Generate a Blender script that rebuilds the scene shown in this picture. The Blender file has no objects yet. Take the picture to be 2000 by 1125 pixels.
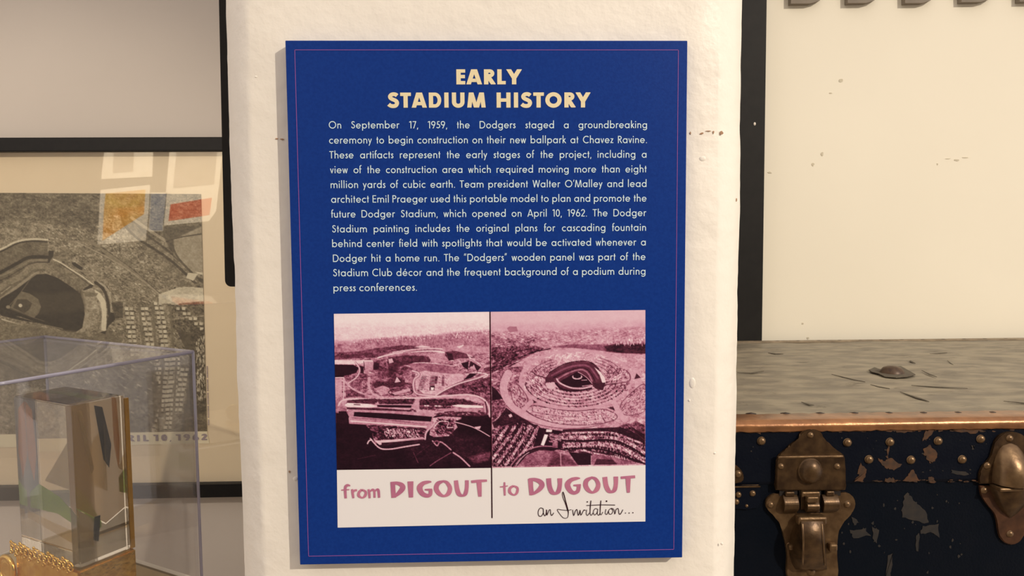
import bpy, bmesh, math, random
import numpy as np
from mathutils import Vector, Matrix
random.seed(7)
RNG = np.random.RandomState(11)
SC = bpy.context.scene
COL = SC.collection
PI = math.pi

# ------------------------------------------------------------------ camera
F = 1450.0                                   # focal length in pixels of the 2000 px wide frame
SW, SH = 0.305, 0.4068                       # the blue sign is a 12 x 16 inch board
SX0, SZ1 = -0.1765, 1.4825                   # its top left corner (X, Z); its face is the plane Y = 0
def homography(src, dst):
    A = []
    for (x, y), (u, v) in zip(src, dst):
        A.append([x, y, 1, 0, 0, 0, -u*x, -u*y, -u]); A.append([0, 0, 0, x, y, 1, -v*x, -v*y, -v])
    return np.linalg.svd(np.array(A, float))[2][-1].reshape(3, 3)
_H = homography([(0, 0), (SW, 0), (SW, -SH), (0, -SH)],
                [(557-1000, 79-562.5), (1343-1000, 79.5-562.5), (1333-1000, 1089-562.5), (586-1000, 1103-562.5)])
_K = np.diag([1/F, 1/F, 1.0]) @ _H
if _K[2, 2] < 0: _K = -_K
_s = (np.linalg.norm(_K[:, 0]) + np.linalg.norm(_K[:, 1])) / 2
r1, r2, tt = _K[:, 0]/_s, _K[:, 1]/_s, _K[:, 2]/_s
_U, _, _V = np.linalg.svd(np.stack([r1, r2, np.cross(r1, r2)], 1))
RC = _U @ _V                                  # sign axes (x right, z up, out = x cross z = towards viewer) in camera axes (x right, y down, z forward)
# world = (X, Y, Z): X = sign x, Z = sign y, Y = minus (x cross z)
Wx, Wz, Wy = RC[:, 0], RC[:, 1], -RC[:, 2]*np.sign(-RC[2, 2])
if Wy[2] < 0: Wy = -Wy
RW = np.stack([Wx, Wy, Wz], 1)                # camera-axes vector = RW @ world vector
CAM = -RW.T @ tt + np.array([SX0, 0, SZ1])
def ray(u, v):
    return RW.T @ np.array([(u-1000)/F, (v-562.5)/F, 1.0])
def PY(u, v, y):                              # photograph direction met with the upright plane Y = y
    d = ray(u, v); return Vector(CAM + d*((y-CAM[1])/d[1]))
def PZ(u, v, z):                              # ... met with the level plane Z = z
    d = ray(u, v); return Vector(CAM + d*((z-CAM[2])/d[2]))
cam = bpy.data.cameras.new('camera'); camo = bpy.data.objects.new('camera', cam); COL.objects.link(camo)
cam.sensor_width = 36.0; cam.lens = 36.0*F/2000.0; cam.clip_start = 0.01
R = Matrix(((RW[0, 0], -RW[1, 0], -RW[2, 0]), (RW[0, 1], -RW[1, 1], -RW[2, 1]), (RW[0, 2], -RW[1, 2], -RW[2, 2])))
camo.matrix_world = Matrix.Translation(Vector(CAM)) @ R.to_4x4()
SC.camera = camo

# ------------------------------------------------------------------ light and exposure
SC.view_settings.view_transform = 'Standard'; SC.view_settings.look = 'None'
SC.view_settings.gamma = 1; SC.view_settings.use_curve_mapping = False
SC.view_settings.exposure = 0.0
w = bpy.data.worlds.new('world'); SC.world = w; w.use_nodes = True
w.node_tree.nodes['Background'].inputs[0].default_value = (1.0, 0.90, 0.84, 1)
w.node_tree.nodes['Background'].inputs[1].default_value = 1.05
def spot(name, loc, to, power, color, size=0.02, cone=90, blend=0.5):
    l = bpy.data.lights.new(name, 'SPOT'); l.energy = power; l.color = color
    l.shadow_soft_size = size; l.spot_size = math.radians(cone); l.spot_blend = blend
    o = bpy.data.objects.new(name, l); COL.objects.link(o); o.location = loc
    o.rotation_euler = (Vector(to)-Vector(loc)).to_track_quat('-Z', 'Y').to_euler(); return o
spot('track_spot_right', (2.35, -2.42, 3.02), (0.08, 0.35, 0.42), 405, (1.0, 0.88, 0.72), 0.035, 62, 1.0)
spot('rear_fill_spot', (-1.6, -0.9, 2.9), (-1.75, -2.6, 1.5), 560, (1.0, 0.85, 0.65), 0.05, 80, 0.6)  # unseen spot, added to brighten the sheets on the rear wall
spot('track_spot_left', (-1.2, -1.1, 2.35), (-0.72, 0.68, 1.0), 84, (1.0, 0.87, 0.70), 0.02, 40, 0.6)

# ------------------------------------------------------------------ materials
def lin(c):
    return tuple(((x/255)/12.92 if x/255 <= 0.04045 else (((x/255)+0.055)/1.055)**2.4) for x in c)
def hexa(c): return (*lin(c), 1)
MATS = {}
def mat(name, c1, c2=None, scale=20, rough=0.6, metal=0.0, bump=0.0, bscale=60, stretch=(1, 1, 1), detail=6, spec=0.5, lo=0.35, hi=0.65, bdist=0.001, coat=0.0):
    if name in MATS: return MATS[name]
    m = bpy.data.materials.new(name); m.use_nodes = True; nt = m.node_tree; N = nt.nodes; L = nt.links
    b = N['Principled BSDF']; b.inputs['Roughness'].default_value = rough; b.inputs['Metallic'].default_value = metal
    b.inputs['Specular IOR Level'].default_value = spec; b.inputs['Base Color'].default_value = hexa(c1)
    if coat: b.inputs['Coat Weight'].default_value = coat; b.inputs['Coat Roughness'].default_value = 0.15
    tc = N.new('ShaderNodeTexCoord'); mp = N.new('ShaderNodeMapping'); mp.inputs['Scale'].default_value = stretch
    L.new(tc.outputs['Object'], mp.inputs[0])
    if c2 is not None:
        n = N.new('ShaderNodeTexNoise'); n.inputs['Scale'].default_value = scale; n.inputs['Detail'].default_value = detail
        L.new(mp.outputs[0], n.inputs['Vector'])
        r = N.new('ShaderNodeValToRGB'); r.color_ramp.elements[0].position = lo; r.color_ramp.elements[1].position = hi
        r.color_ramp.elements[0].color = hexa(c1); r.color_ramp.elements[1].color = hexa(c2)
        L.new(n.outputs['Fac'], r.inputs[0]); L.new(r.outputs[0], b.inputs['Base Color'])
    if bump:
        n2 = N.new('ShaderNodeTexNoise'); n2.inputs['Scale'].default_value = bscale; n2.inputs['Detail'].default_value = 5
        L.new(mp.outputs[0], n2.inputs['Vector'])
        bp = N.new('ShaderNodeBump'); bp.inputs['Strength'].default_value = bump; bp.inputs['Distance'].default_value = bdist
        L.new(n2.outputs['Fac'], bp.inputs['Height']); L.new(bp.outputs[0], b.inputs['Normal'])
    MATS[name] = m; return m
def clear_mat(name, tint=(1, 1, 1), refl=0.1, haze=(0, 0, 0), hz=0.0, ior=None):
    m = bpy.data.materials.new(name); m.use_nodes = True; nt = m.node_tree; N = nt.nodes; L = nt.links
    N.remove(N['Principled BSDF']); out = N['Material Output']
    t = N.new('ShaderNodeBsdfTransparent'); t.inputs[0].default_value = (*tint, 1)
    g = N.new('ShaderNodeBsdfGlossy'); g.inputs['Roughness'].default_value = 0.015
    mx = N.new('ShaderNodeMixShader'); mx.inputs[0].default_value = refl
    if ior:                                  # reflection grows at a glancing angle, the same from both faces of the sheet
        fr = N.new('ShaderNodeLayerWeight'); fr.inputs[0].default_value = 0.5
        pw = N.new('ShaderNodeMath'); pw.operation = 'POWER'; pw.inputs[1].default_value = 4.0; L.new(fr.outputs['Facing'], pw.inputs[0])
        ma = N.new('ShaderNodeMath'); ma.operation = 'MULTIPLY_ADD'; ma.inputs[1].default_value = 0.5; ma.inputs[2].default_value = refl*0.5; L.new(pw.outputs[0], ma.inputs[0])
        L.new(ma.outputs[0], mx.inputs[0])
    L.new(t.outputs[0], mx.inputs[1]); L.new(g.outputs[0], mx.inputs[2])
    last = mx
    if hz:
        d = N.new('ShaderNodeBsdfDiffuse'); d.inputs[0].default_value = (*haze, 1)
        m2 = N.new('ShaderNodeMixShader'); m2.inputs[0].default_value = hz
        L.new(mx.outputs[0], m2.inputs[1]); L.new(d.outputs[0], m2.inputs[2]); last = m2
    L.new(last.outputs[0], out.inputs[0]); MATS[name] = m; return m
def paint_mat(name, rough=0.5, spec=0.3):
    m = bpy.data.materials.new(name); m.use_nodes = True; N = m.node_tree.nodes
    a = N.new('ShaderNodeAttribute'); a.attribute_name = 'print'
    b = N['Principled BSDF']; b.inputs['Roughness'].default_value = rough; b.inputs['Specular IOR Level'].default_value = spec
    m.node_tree.links.new(a.outputs['Color'], b.inputs['Base Color']); return m

# ------------------------------------------------------------------ object helpers
def tag(o, label=None, cat=None, group=None, kind=None):
    if label: o['label'] = label
    if cat: o['category'] = cat
    if group: o['group'] = group
    if kind: o['kind'] = kind
    return o
def empty(name, loc, label, cat, group=None):
    o = bpy.data.objects.new(name, None); o.empty_display_size = 0.05; COL.objects.link(o); o.location = loc
    return tag(o, label, cat, group)
def wloc(p):
    v = Vector((0, 0, 0))
    while p is not None:
        v += p.location; p = p.parent
    return v
def link(name, me, m, parent=None, smooth=False):
    """me is written in world coordinates; its origin is moved to the middle of its footprint"""
    if smooth:
        for p in me.polygons: p.use_smooth = True
    cs = np.array([v.co[:] for v in me.vertices]) if len(me.vertices) < 2000 else None
    if cs is None:
        cs = np.empty(len(me.vertices)*3); me.vertices.foreach_get('co', cs); cs = cs.reshape(-1, 3)
    c = Vector(((cs[:, 0].min()+cs[:, 0].max())/2, (cs[:, 1].min()+cs[:, 1].max())/2, cs[:, 2].min()))
    me.transform(Matrix.Translation(-c))
    o = bpy.data.objects.new(name, me); COL.objects.link(o)
    if m: me.materials.append(m)
    if parent is not None: o.parent = parent; o.location = c - wloc(parent)
    else: o.location = c
    return o
def from_py(name, V, Fc, m, parent=None, smooth=False):
    me = bpy.data.meshes.new(name); me.from_pydata([tuple(v) for v in V], [], [tuple(f) for f in Fc]); me.update()
    return link(name, me, m, parent, smooth)
def bm_obj(name, bm, m, parent=None, smooth=False):
    bmesh.ops.recalc_face_normals(bm, faces=bm.faces)
    me = bpy.data.meshes.new(name); bm.to_mesh(me); bm.free(); return link(name, me, m, parent, smooth)
def bm_box(bm, lo, hi, bevel=0.0, seg=2):
    r = bmesh.ops.create_cube(bm, size=1.0)
    vs = r['verts']
    for v in vs:
        v.co = Vector([lo[i] + (v.co[i]+0.5)*(hi[i]-lo[i]) for i in range(3)])
    if bevel:
        es = list({e for v in vs for e in v.link_edges})
        bmesh.ops.bevel(bm, geom=es, offset=bevel, segments=seg, affect='EDGES', profile=0.5)
def box(name, lo, hi, m, parent=None, bevel=0.0, seg=2):
    bm = bmesh.new(); bm_box(bm, lo, hi, bevel, seg); return bm_obj(name, bm, m, parent)
def bm_extrude(bm, pts, depth_vec, bevel=0.0):
    """pts: world points of one outline; extruded along depth_vec"""
    a = [bm.verts.new(p) for p in pts]; b = [bm.verts.new(Vector(p)+depth_vec) for p in pts]
    n = len(pts); f1 = bm.faces.new(a); f2 = bm.faces.new(b[::-1])
    for i in range(n): bm.faces.new((a[i], a[(i+1) % n], b[(i+1) % n], b[i]))
    if bevel:
        es = [e for e in bm.edges if e.verts[0] in b and e.verts[1] in b]
        try: bmesh.ops.bevel(bm, geom=es, offset=bevel, segments=2, affect='EDGES', clamp_overlap=True)
        except Exception: pass
def smooth_closed(pts, n=4):
    P = [Vector(p) for p in pts]; out = []; k = len(P)
    for i in range(k):
        p0, p1, p2, p3 = P[i-1], P[i], P[(i+1) % k], P[(i+2) % k]
        for j in range(n):
            t = j/n
            out.append(0.5*((2*p1)+(p2-p0)*t+(2*p0-5*p1+4*p2-p3)*t*t+(3*p1-p0-3*p2+p3)*t**3))
    return out
def dome(name, c, r, h, m, parent, seg=16, flat=1.0):
    """a rivet head or boss standing out towards -Y"""
    V = [(c[0], c[1]-h, c[2])]; Fc = []
    rings = 4
    for k in range(1, rings+1):
        a = (PI/2)*k/rings
        for s in range(seg):
            q = 2*PI*s/seg
            V.append((c[0]+r*math.sin(a)*math.cos(q), c[1]-h*math.cos(a), c[2]+flat*r*math.sin(a)*math.sin(q)))
    for s in range(seg): Fc.append((0, 1+s, 1+(s+1) % seg))
    for k in range(rings-1):
        for s in range(seg):
            a0 = 1+k*seg+s; a1 = 1+k*seg+(s+1) % seg
            Fc.append((a0, a0+seg, a1+seg, a1))
    Fc.append(tuple(1+(rings-1)*seg+s for s in range(seg)))
    return from_py(name, V, Fc, m, parent, True)

# ================================================================== setting
YB = 0.680                                  # rear wall of both niches
YT = 0.128                                  # trunk front
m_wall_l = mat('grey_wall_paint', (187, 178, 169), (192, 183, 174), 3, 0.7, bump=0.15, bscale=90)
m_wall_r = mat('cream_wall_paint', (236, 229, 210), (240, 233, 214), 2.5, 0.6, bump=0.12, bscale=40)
m_floor = mat('dark_floor', (150, 138, 122), (160, 148, 132), 8, 0.5)
m_white = mat('white_room_paint', (104, 99, 94), (110, 105, 100), 2, 0.8)
m_plinth = mat('white_plinth', (225, 220, 208), (231, 226, 214), 4, 0.6)
tag(box('floor', (-3.2, -2.7, -0.05), (3.2, YB+0.1, 0), m_floor), kind='structure')
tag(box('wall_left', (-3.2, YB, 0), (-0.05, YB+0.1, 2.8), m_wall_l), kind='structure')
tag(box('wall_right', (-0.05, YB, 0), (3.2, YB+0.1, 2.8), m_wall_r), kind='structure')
tag(box('wall_rear', (-3.2, -2.7, 0), (3.2, -2.6, 2.8), m_white), kind='structure')

# pillar: lumpy white painted post with chamfered corners, one lofted surface
PF, PBK, CH = 0.011, 0.105, 0.0227
def pillar():
    xl = PY(484, 560, PF).x if False else None
    li, ri = PY(496, 562, PF).x, PY(1405, 562, PF).x
    prof = [(li-CH, PBK), (li-CH, PF+CH), (li-CH*0.55, PF+CH*0.54), (li-CH*0.10, PF+CH*0.11), (li+0.0003, PF+0.0010), (li+0.0032, PF)]
    nx = 16
    for k in range(1, nx): prof.append((li+0.006+(ri-li-0.012)*k/nx, PF))
    prof += [(ri-0.0032, PF), (ri-0.0003, PF+0.0010), (ri+CH*0.10, PF+CH*0.11), (ri+CH*0.55, PF+CH*0.54), (ri+CH, PF+CH), (ri+CH, PBK)]
    nz = 420; z0, z1 = 0.0, 2.75
    zs = np.concatenate([np.linspace(0, 0.85, 6), np.linspace(0.9, 1.65, nz-12), np.linspace(1.7, z1, 6)])
    def wob(s, amp, sc):
        x = (zs*sc+s*17.3); i = np.floor(x).astype(int); f = x-i; f = f*f*(3-2*f)
        r = np.random.RandomState(100+s).rand(5000)*2-1
        return amp*(r[i % 5000]*(1-f)+r[(i+1) % 5000]*f)
    V = []
    n = len(prof)
    off = {}
    for k in range(n):
        if 0 < k < 6: a = 0.0006
        elif n-7 < k < n-1: a = 0.0006
        else: a = 0.0
        s = 0 if k < 8 else 50
        off[k] = (wob(s, a, 14)+wob(s+k+1, a*0.45, 60)+wob(s+k+9, a*0.2, 170), wob(s+k+30, a*0.6, 45))
    for i, z in enumerate(zs):
        for k, (x, y) in enumerate(prof):
            V.append((x+off[k][0][i], y+off[k][1][i], z))
    Fc = []
    for i in range(len(zs)-1):
        for k in range(n-1):
            Fc.append((i*n+k, i*n+k+1, (i+1)*n+k+1, (i+1)*n+k))
        Fc.append((i*n+n-1, i*n, (i+1)*n, (i+1)*n+n-1))
    Fc.append(tuple(range(n))[::-1]); Fc.append(tuple((len(zs)-1)*n+k for k in range(n)))
    m = mat('lumpy_white_paint', (243, 237, 226), (247, 241, 230), 6, 0.45, bump=0.8, bscale=75, bdist=0.0012)
    nt = m.node_tree; N = nt.nodes; L = nt.links; b = N['Principled BSDF']
    n3 = N.new('ShaderNodeTexNoise'); n3.inputs['Scale'].default_value = 320; n3.inputs['Detail'].default_value = 3
    tc = [q for q in N if q.type == 'TEX_COORD'][0]; L.new(tc.outputs['Object'], n3.inputs['Vector'])
    bp = N.new('ShaderNodeBump'); bp.inputs['Strength'].default_value = 0.22; bp.inputs['Distance'].default_value = 0.0004
    L.new(n3.outputs['Fac'], bp.inputs['Height'])
    old = [q for q in N if q.type == 'BUMP' and q is not bp][0]
    L.new(old.outputs[0], bp.inputs['Normal']); L.new(bp.outputs[0], b.inputs['Normal'])
    o = from_py('pillar', V, Fc, m, None, False)
    for p in o.data.polygons: p.use_smooth = len(p.vertices) == 4
    tag(o, kind='structure')
    return o
pil = pillar()
m_rust = mat('brown_stain', (186, 150, 118), (158, 120, 90), 300, 0.8)
m_dent = mat('old_paint_chip', (205, 190, 165), (190, 172, 145), 200, 0.8)
def blob_pts(u, v, ru, rv, n=9, jag=0.35, y=PF, rot=0.0):
    pts = []
    for k in range(n):
        a = 2*PI*k/n; q = 1+jag*(random.random()*2-1)
        dx, dy = ru*q*math.cos(a), rv*q*math.sin(a)
        pts.append(PY(u+dx*math.cos(rot)-dy*math.sin(rot), v+dx*math.sin(rot)+dy*math.cos(rot), y))
    return pts
for (u, v, ru, rv) in [(1348, 260, 1.5, 3), (1370, 261, 3.5, 2), (1383, 256, 5, 1), (1393, 258, 1.3, 3.5), (1409, 260, 3.2, 3.5), (1438, 390, 1, 3), (1435, 402, 1.8, 1.2), (541, 271, 2.5, 1.2), (551, 272, 4, 1.4), (566, 921, 2.2, 2.2)]:
    bm = bmesh.new(); bm_extrude(bm, blob_pts(u, v, ru, rv, y=PF+0.0004 if u < 1430 else PF+0.018), Vector((0, -0.0009, 0)))
    bm_obj('paint_chip', bm, m_rust, pil)
for (u, v, ru, rv) in [(1352, 748, 7, 12), (1346, 782, 3, 3), (1396, 885, 3, 2), (1410, 1062, 3, 3), (500, 150, 3, 2), (577, 935, 5, 5), (1372, 310, 8, 6)]:
    P0 = PY(u, v, PF+0.0002); r = ru*0.0004
    dome('paint_blister', P0, r, 0.0007, MATS['lumpy_white_paint'], pil, 10, rv/ru)

# black panel with a rounded lower corner behind the pillar (left) and black upright on the rear wall (right)
m_black = mat('black_satin', (18, 16, 15), (24, 22, 20), 60, 0.55, spec=0.25)
def panel_left():
    yb = PBK+0.001
    a = PY(428, 0, yb); b = PY(440, 548, yb); d = (a-b).normalized()
    top = b + d*0.9
    pts = [top]
    c0 = PY(441, 560, yb); cor = Vector((b.x+(c0-b).length*0+0.0, yb, c0.z))
    r = 0.0055
    P = PY(440, 560, yb)
    pts += [Vector((P.x-0.0001, yb, P.z+r))]
    for k in range(1, 7):
        q = PI/2*k/6; pts.append(Vector((P.x+r-r*math.cos(q), yb, P.z+r-r*math.sin(q))))
    pts.append(Vector((P.x+0.11, yb, P.z))); pts.append(Vector((top.x+0.11, yb, top.z)))
    bm = bmesh.new(); bm_extrude(bm, pts, Vector((0, 0.016, 0)), 0.0015)
    o = bm_obj('black_board', bm, m_black, None)
    tag(o, 'tall black board with a rounded lower corner behind the left edge of the pillar', 'board')
panel_left()
def upright_right():
    y = YB-0.02
    a, b = PY(1497.5, 0, y), PY(1488, 668, y); d = (a-b)
    t = b+d*1.6; lo = b-d*0.12
    pts = [lo-Vector((0.07, 0, 0)), lo, t, t-Vector((0.07, 0, 0))]
    bm = bmesh.new(); bm_extrude(bm, pts, Vector((0, 0.02, 0)), 0.001)
    e = empty('black_upright', (b.x-0.035, YB, lo.z), 'black flat upright on the cream wall beside the right edge of the pillar', 'upright')
    bm_obj('post', bm, m_black, e)
    p = PY(1474, 242, y); dome('screw', p, 0.0019, 0.0015, mat('screw_glint', (235, 225, 210), rough=0.3), e, 10, 1.5)  # screw head coloured near white to give its glint
upright_right()
# wall marks on the cream wall
m_mark = mat('wall_scuff', (200, 190, 166), (210, 202, 180), 200, 0.8)
mk = bmesh.new()
for (u, v, ru, rv) in [(1642, 157, 4, 3), (1622, 182, 3, 1.2), (1606, 301, 2.5, 4), (1588, 321, 2.5, 3), (1503, 337, 5, 2), (1831, 321, 1.5, 2), (1869, 313, 5, 2), (1852, 310, 5, 0.9), (1885, 308, 6, 0.8), (1568, 632, 2, 2), (1578, 660, 2, 2)]:
    bm_extrude(mk, blob_pts(u, v, ru, rv, 8, y=YB), Vector((0, -0.0006, 0)))
wr = bpy.data.objects['wall_right']
tag(bm_obj('wall_scuff', mk, m_mark, wr), kind='stuff')

# five grey blocks seen along the top edge of the cream wall
m_blk = mat('grey_block', (124, 113, 100), (134, 123, 109), 40, 0.7)
for i, (ua, ub, vb, lab) in enumerate([(1545, 1606, 7, 'leftmost of the grey blocks cut by the top of the frame, beside the black upright'),
        (1656, 1714, 6, 'second grey block from the black upright, high on the cream wall'),
        (1768, 1824, 6, 'third grey block from the black upright, high on the cream wall'),
        (1878, 1939, 4, 'fourth grey block from the black upright, high on the cream wall'),
        (1992, 2050, 3, 'dark grey block in the upper right corner of the cream wall')]):
    y = YB-0.012; w_ = ub-ua
    px = [(ua, -45), (ua, vb), (ua+w_*0.62, vb-0.5), (ub-w_*0.12, vb-5), (ub+2, vb-11), (ub+2, -45)]
    bm = bmesh.new(); bm_extrude(bm, [PY(a, b, y) for a, b in px], Vector((0, 0.012, 0)), 0)
    tag(bm_obj('grey_block', bm, m_blk, None), lab, 'block', 'grey blocks along the top of the cream wall')

# ================================================================== painter for printed pictures
class Canvas:
    def __init__(s, x0, y0, x1, y1, step=1.0, L=0.5, A=0.1):
        s.x0, s.y0, s.step = x0, y0, step
        s.nx, s.ny = int(round((x1-x0)/step))+1, int(round((y1-y0)/step))+1
        s.X, s.Y = np.meshgrid(np.linspace(x0, x1, s.nx), np.linspace(y0, y1, s.ny))
        s.L = np.full((s.ny, s.nx), float(L)); s.A = np.full((s.ny, s.nx), float(A))
        s.tf = lambda p: p
    def frame(s, ox, oy, sc): s.tf = lambda p: [(ox+x/sc, oy+y/sc) for x, y in p]; s.sc = sc
    def put(s, M, L, A):
        if L is not None: s.L = s.L*(1-M)+L*M
        if A is not None: s.A = s.A*(1-M)+A*M
    def box(s, P, pad=3):
        xs = [p[0] for p in P]; ys = [p[1] for p in P]
        i0 = max(0, int((min(xs)-pad-s.x0)/s.step)); i1 = min(s.nx, int((max(xs)+pad-s.x0)/s.step)+2)
        j0 = max(0, int((min(ys)-pad-s.y0)/s.step)); j1 = min(s.ny, int((max(ys)+pad-s.y0)/s.step)+2)
        return j0, j1, i0, i1
    def _poly(s, P, soft):
        j0, j1, i0, i1 = s.box(P, 2+soft*2)
        if j1 <= j0 or i1 <= i0: return None
        X, Y = s.X[j0:j1, i0:i1], s.Y[j0:j1, i0:i1]
        ins = np.zeros(X.shape, bool); D = np.full(X.shape, 1e9)
        for k in range(len(P)):
            (xa, ya), (xb, yb) = P[k-1], P[k]
            if ya != yb:
                c = ((ya > Y) != (yb > Y)) & (X < (xb-xa)*(Y-ya)/(yb-ya)+xa); ins ^= c
            dx, dy = xb-xa, yb-ya; l2 = dx*dx+dy*dy+1e-9
            t = np.clip(((X-xa)*dx+(Y-ya)*dy)/l2, 0, 1)
            D = np.minimum(D, np.hypot(X-xa-t*dx, Y-ya-t*dy))
        sd = np.where(ins, D, -D)
        return (j0, j1, i0, i1), np.clip(sd/(1+soft)+0.5, 0, 1)
    def poly(s, pts, L=None, A=None, soft=0.0, op=1.0):
        r = s._poly(s.tf(pts), soft)
        if r is None: return
        (j0, j1, i0, i1), M = r; M = M*op
        if L is not None: s.L[j0:j1, i0:i1] = s.L[j0:j1, i0:i1]*(1-M)+L*M
        if A is not None: s.A[j0:j1, i0:i1] = s.A[j0:j1, i0:i1]*(1-M)+A*M
    def line(s, pts, wd, L=None, A=None, curve=True, dash=None, op=1.0, closed=False):
        P = s.tf(pts); wd = (wd*0.8 if wd < 26 else wd)/s.sc
        if curve and len(P) > 2: P = spline(P, 6, closed)
        elif closed: P = P+[P[0]]
        acc = 0.0
        for k in range(len(P)-1):
            (xa, ya), (xb, yb) = P[k], P[k+1]
            seg = math.hypot(xb-xa, yb-ya); acc += seg
            if dash and (acc % dash[0]) > dash[1]: continue
            j0, j1, i0, i1 = s.box([P[k], P[k+1]], wd/2+1.5)
            if j1 <= j0 or i1 <= i0: continue
            X, Y = s.X[j0:j1, i0:i1], s.Y[j0:j1, i0:i1]
            dx, dy = xb-xa, yb-ya; l2 = dx*dx+dy*dy+1e-9
            t = np.clip(((X-xa)*dx+(Y-ya)*dy)/l2, 0, 1); D = np.hypot(X-xa-t*dx, Y-ya-t*dy)
            M = np.clip(wd/2-D+0.5, 0, min(1, wd+0.3))*op
            if L is not None: s.L[j0:j1, i0:i1] = s.L[j0:j1, i0:i1]*(1-M)+L*M
            if A is not None: s.A[j0:j1, i0:i1] = s.A[j0:j1, i0:i1]*(1-M)+A*M
    def ell(s, cx, cy, rx, ry, a0=0, a1=360, n=48, rot=0):
        o = []
        for k in range(n+1):
            a = math.radians(a0+(a1-a0)*k/n); x, y = rx*math.cos(a), ry*math.sin(a)
            c, d = math.cos(rot), math.sin(rot); o.append((cx+x*c-y*d, cy+x*d+y*c))
        return o
    def cars(s, reg, n, L=(0.1, 0.3), wd=5, ln=5, ang=0.0, seed=1):
        """short dashes scattered in a polygon"""
        r = random.Random(seed); P = reg; xs = [p[0] for p in P]; ys = [p[1] for p in P]; c = 0
        while c < n:
            x, y = r.uniform(min(xs), max(xs)), r.uniform(min(ys), max(ys)); ins = False
            for k in range(len(P)):
                (xa, ya), (xb, yb) = P[k-1], P[k]
                if (ya > y) != (yb > y) and x < (xb-xa)*(y-ya)/(yb-ya)+xa: ins = not ins
            c += 1
            if ins:
                a = ang+r.uniform(-0.25, 0.25); l = ln*r.uniform(0.5, 1.5)
                s.line([(x, y), (x+l*math.cos(a), y+l*math.sin(a))], wd, r.uniform(*L), None, False, op=0.85)
    def noise(s, size, seed, sx=1.0, sy=1.0, ang=0.0):
        r = np.random.RandomState(seed); g = r.rand(512, 512)*2-1
        c, d = math.cos(ang), math.sin(ang)
        U = (s.X*c+s.Y*d)/(size*sx)+1000; V = (-s.X*d+s.Y*c)/(size*sy)+1000
        i, j = np.floor(U).astype(int), np.floor(V).astype(int); f, h = U-i, V-j
        f = f*f*(3-2*f); h = h*h*(3-2*h)
        G = lambda a, b: g[b % 512, a % 512]
        return (G(i, j)*(1-f)+G(i+1, j)*f)*(1-h)+(G(i, j+1)*(1-f)+G(i+1, j+1)*f)*h
    def finish(s, ramp, seed=5):
        n = 0.55*s.noise(2.2, seed, 1.4, 1)+0.45*s.noise(4.6, seed+1, 1.6, 1)+0.35*s.noise(11, seed+2, 1.5, 1)
        n += 0.5*s.noise(1.3, seed+3)
        V = np.clip(s.L+s.A*n*1.5, 0, 1)
        ts = [r[0] for r in ramp]; cols = np.array([lin(r[1]) for r in ramp])
        rgb = np.stack([np.interp(V, ts, cols[:, k]) for k in range(3)], -1)
        return rgb
def spline(P, n=6, closed=False):
    out = []; k = len(P)
    rng = range(k if closed else k-1)
    for i in rng:
        p0 = P[(i-1) % k] if (closed or i > 0) else P[0]; p1 = P[i]; p2 = P[(i+1) % k]
        p3 = P[(i+2) % k] if (closed or i+2 < k) else P[-1]
        for j in range(n):
            t = j/n
            out.append(tuple(0.5*((2*p1[c])+(p2[c]-p0[c])*t+(2*p0[c]-5*p1[c]+4*p2[c]-p3[c])*t*t+(3*p1[c]-p0[c]-3*p2[c]+p3[c])*t**3) for c in range(len(p1))))
    out.append(tuple(P[0] if closed else P[-1])); return out
def canvas_mesh(name, cv, rgb, y, m, parent, corners):
    """a grid of the canvas laid on the plane Y=y; corners: photograph pixels of the print's own four corners (tl, tr, br, bl)"""
    tl, tr, br, bl = [np.array(PY(u, v, y)) for u, v in corners]
    fx = (cv.X-cv.x0)/(cv.X.max()-cv.x0); fy = (cv.Y-cv.y0)/(cv.Y.max()-cv.y0)
    P = (tl*(1-fx[..., None])+tr*fx[..., None])*(1-fy[..., None])+(bl*(1-fx[..., None])+br*fx[..., None])*fy[..., None]
    ny, nx = cv.ny, cv.nx
    idx = np.arange(nx*ny).reshape(ny, nx)
    q = np.stack([idx[:-1, :-1], idx[1:, :-1], idx[1:, 1:], idx[:-1, 1:]], -1).reshape(-1, 4)
    me = bpy.data.meshes.new(name)
    me.vertices.add(nx*ny); me.vertices.foreach_set('co', P.reshape(-1).astype(np.float32))
    me.loops.add(q.size); me.loops.foreach_set('vertex_index', q.reshape(-1).astype(np.int32))
    me.polygons.add(len(q)); me.polygons.foreach_set('loop_start', np.arange(0, q.size, 4, dtype=np.int32))
    me.update(calc_edges=True)
    at = me.color_attributes.new('print', 'FLOAT_COLOR', 'POINT')
    at.data.foreach_set('color', np.concatenate([rgb.reshape(-1, 3), np.ones((nx*ny, 1))], 1).reshape(-1).astype(np.float32))
    return link(name, me, m, parent)

# ================================================================== the blue sign
LIT = (0.93, 0.82, 0.70)                     # colour of the light on the pillar, used to turn seen colours into paint colours
SHD = (0.64, 0.57, 0.50)                    # light in the left niche
def enc(l): return tuple(255*(x*12.92 if x <= 0.0031308 else 1.055*x**(1/2.4)-0.055) for x in l)
def seen(c, light=LIT): return enc(tuple(min(0.92, a/b) for a, b in zip(lin(c), light)))
SG = empty('wall_sign', (SX0+SW/2, 0.0, SZ1-SH), 'blue history sign with cream heading and two pink aerial photos on the white pillar', 'sign')
m_blue = mat('blue_print', seen((6, 44, 110)), seen((10, 49, 116)), 500, 0.42, bump=0.05, bscale=900, spec=0.2)
def sign_board():
    bm = bmesh.new(); bm_box(bm, (SX0, 0.0, SZ1-SH), (SX0+SW, 0.0105, SZ1), 0.0004, 1)
    return bm_obj('board', bm, m_blue, SG)
sign_board()
m_pink = mat('pink_ink', seen((150, 80, 140)), rough=0.5)
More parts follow.
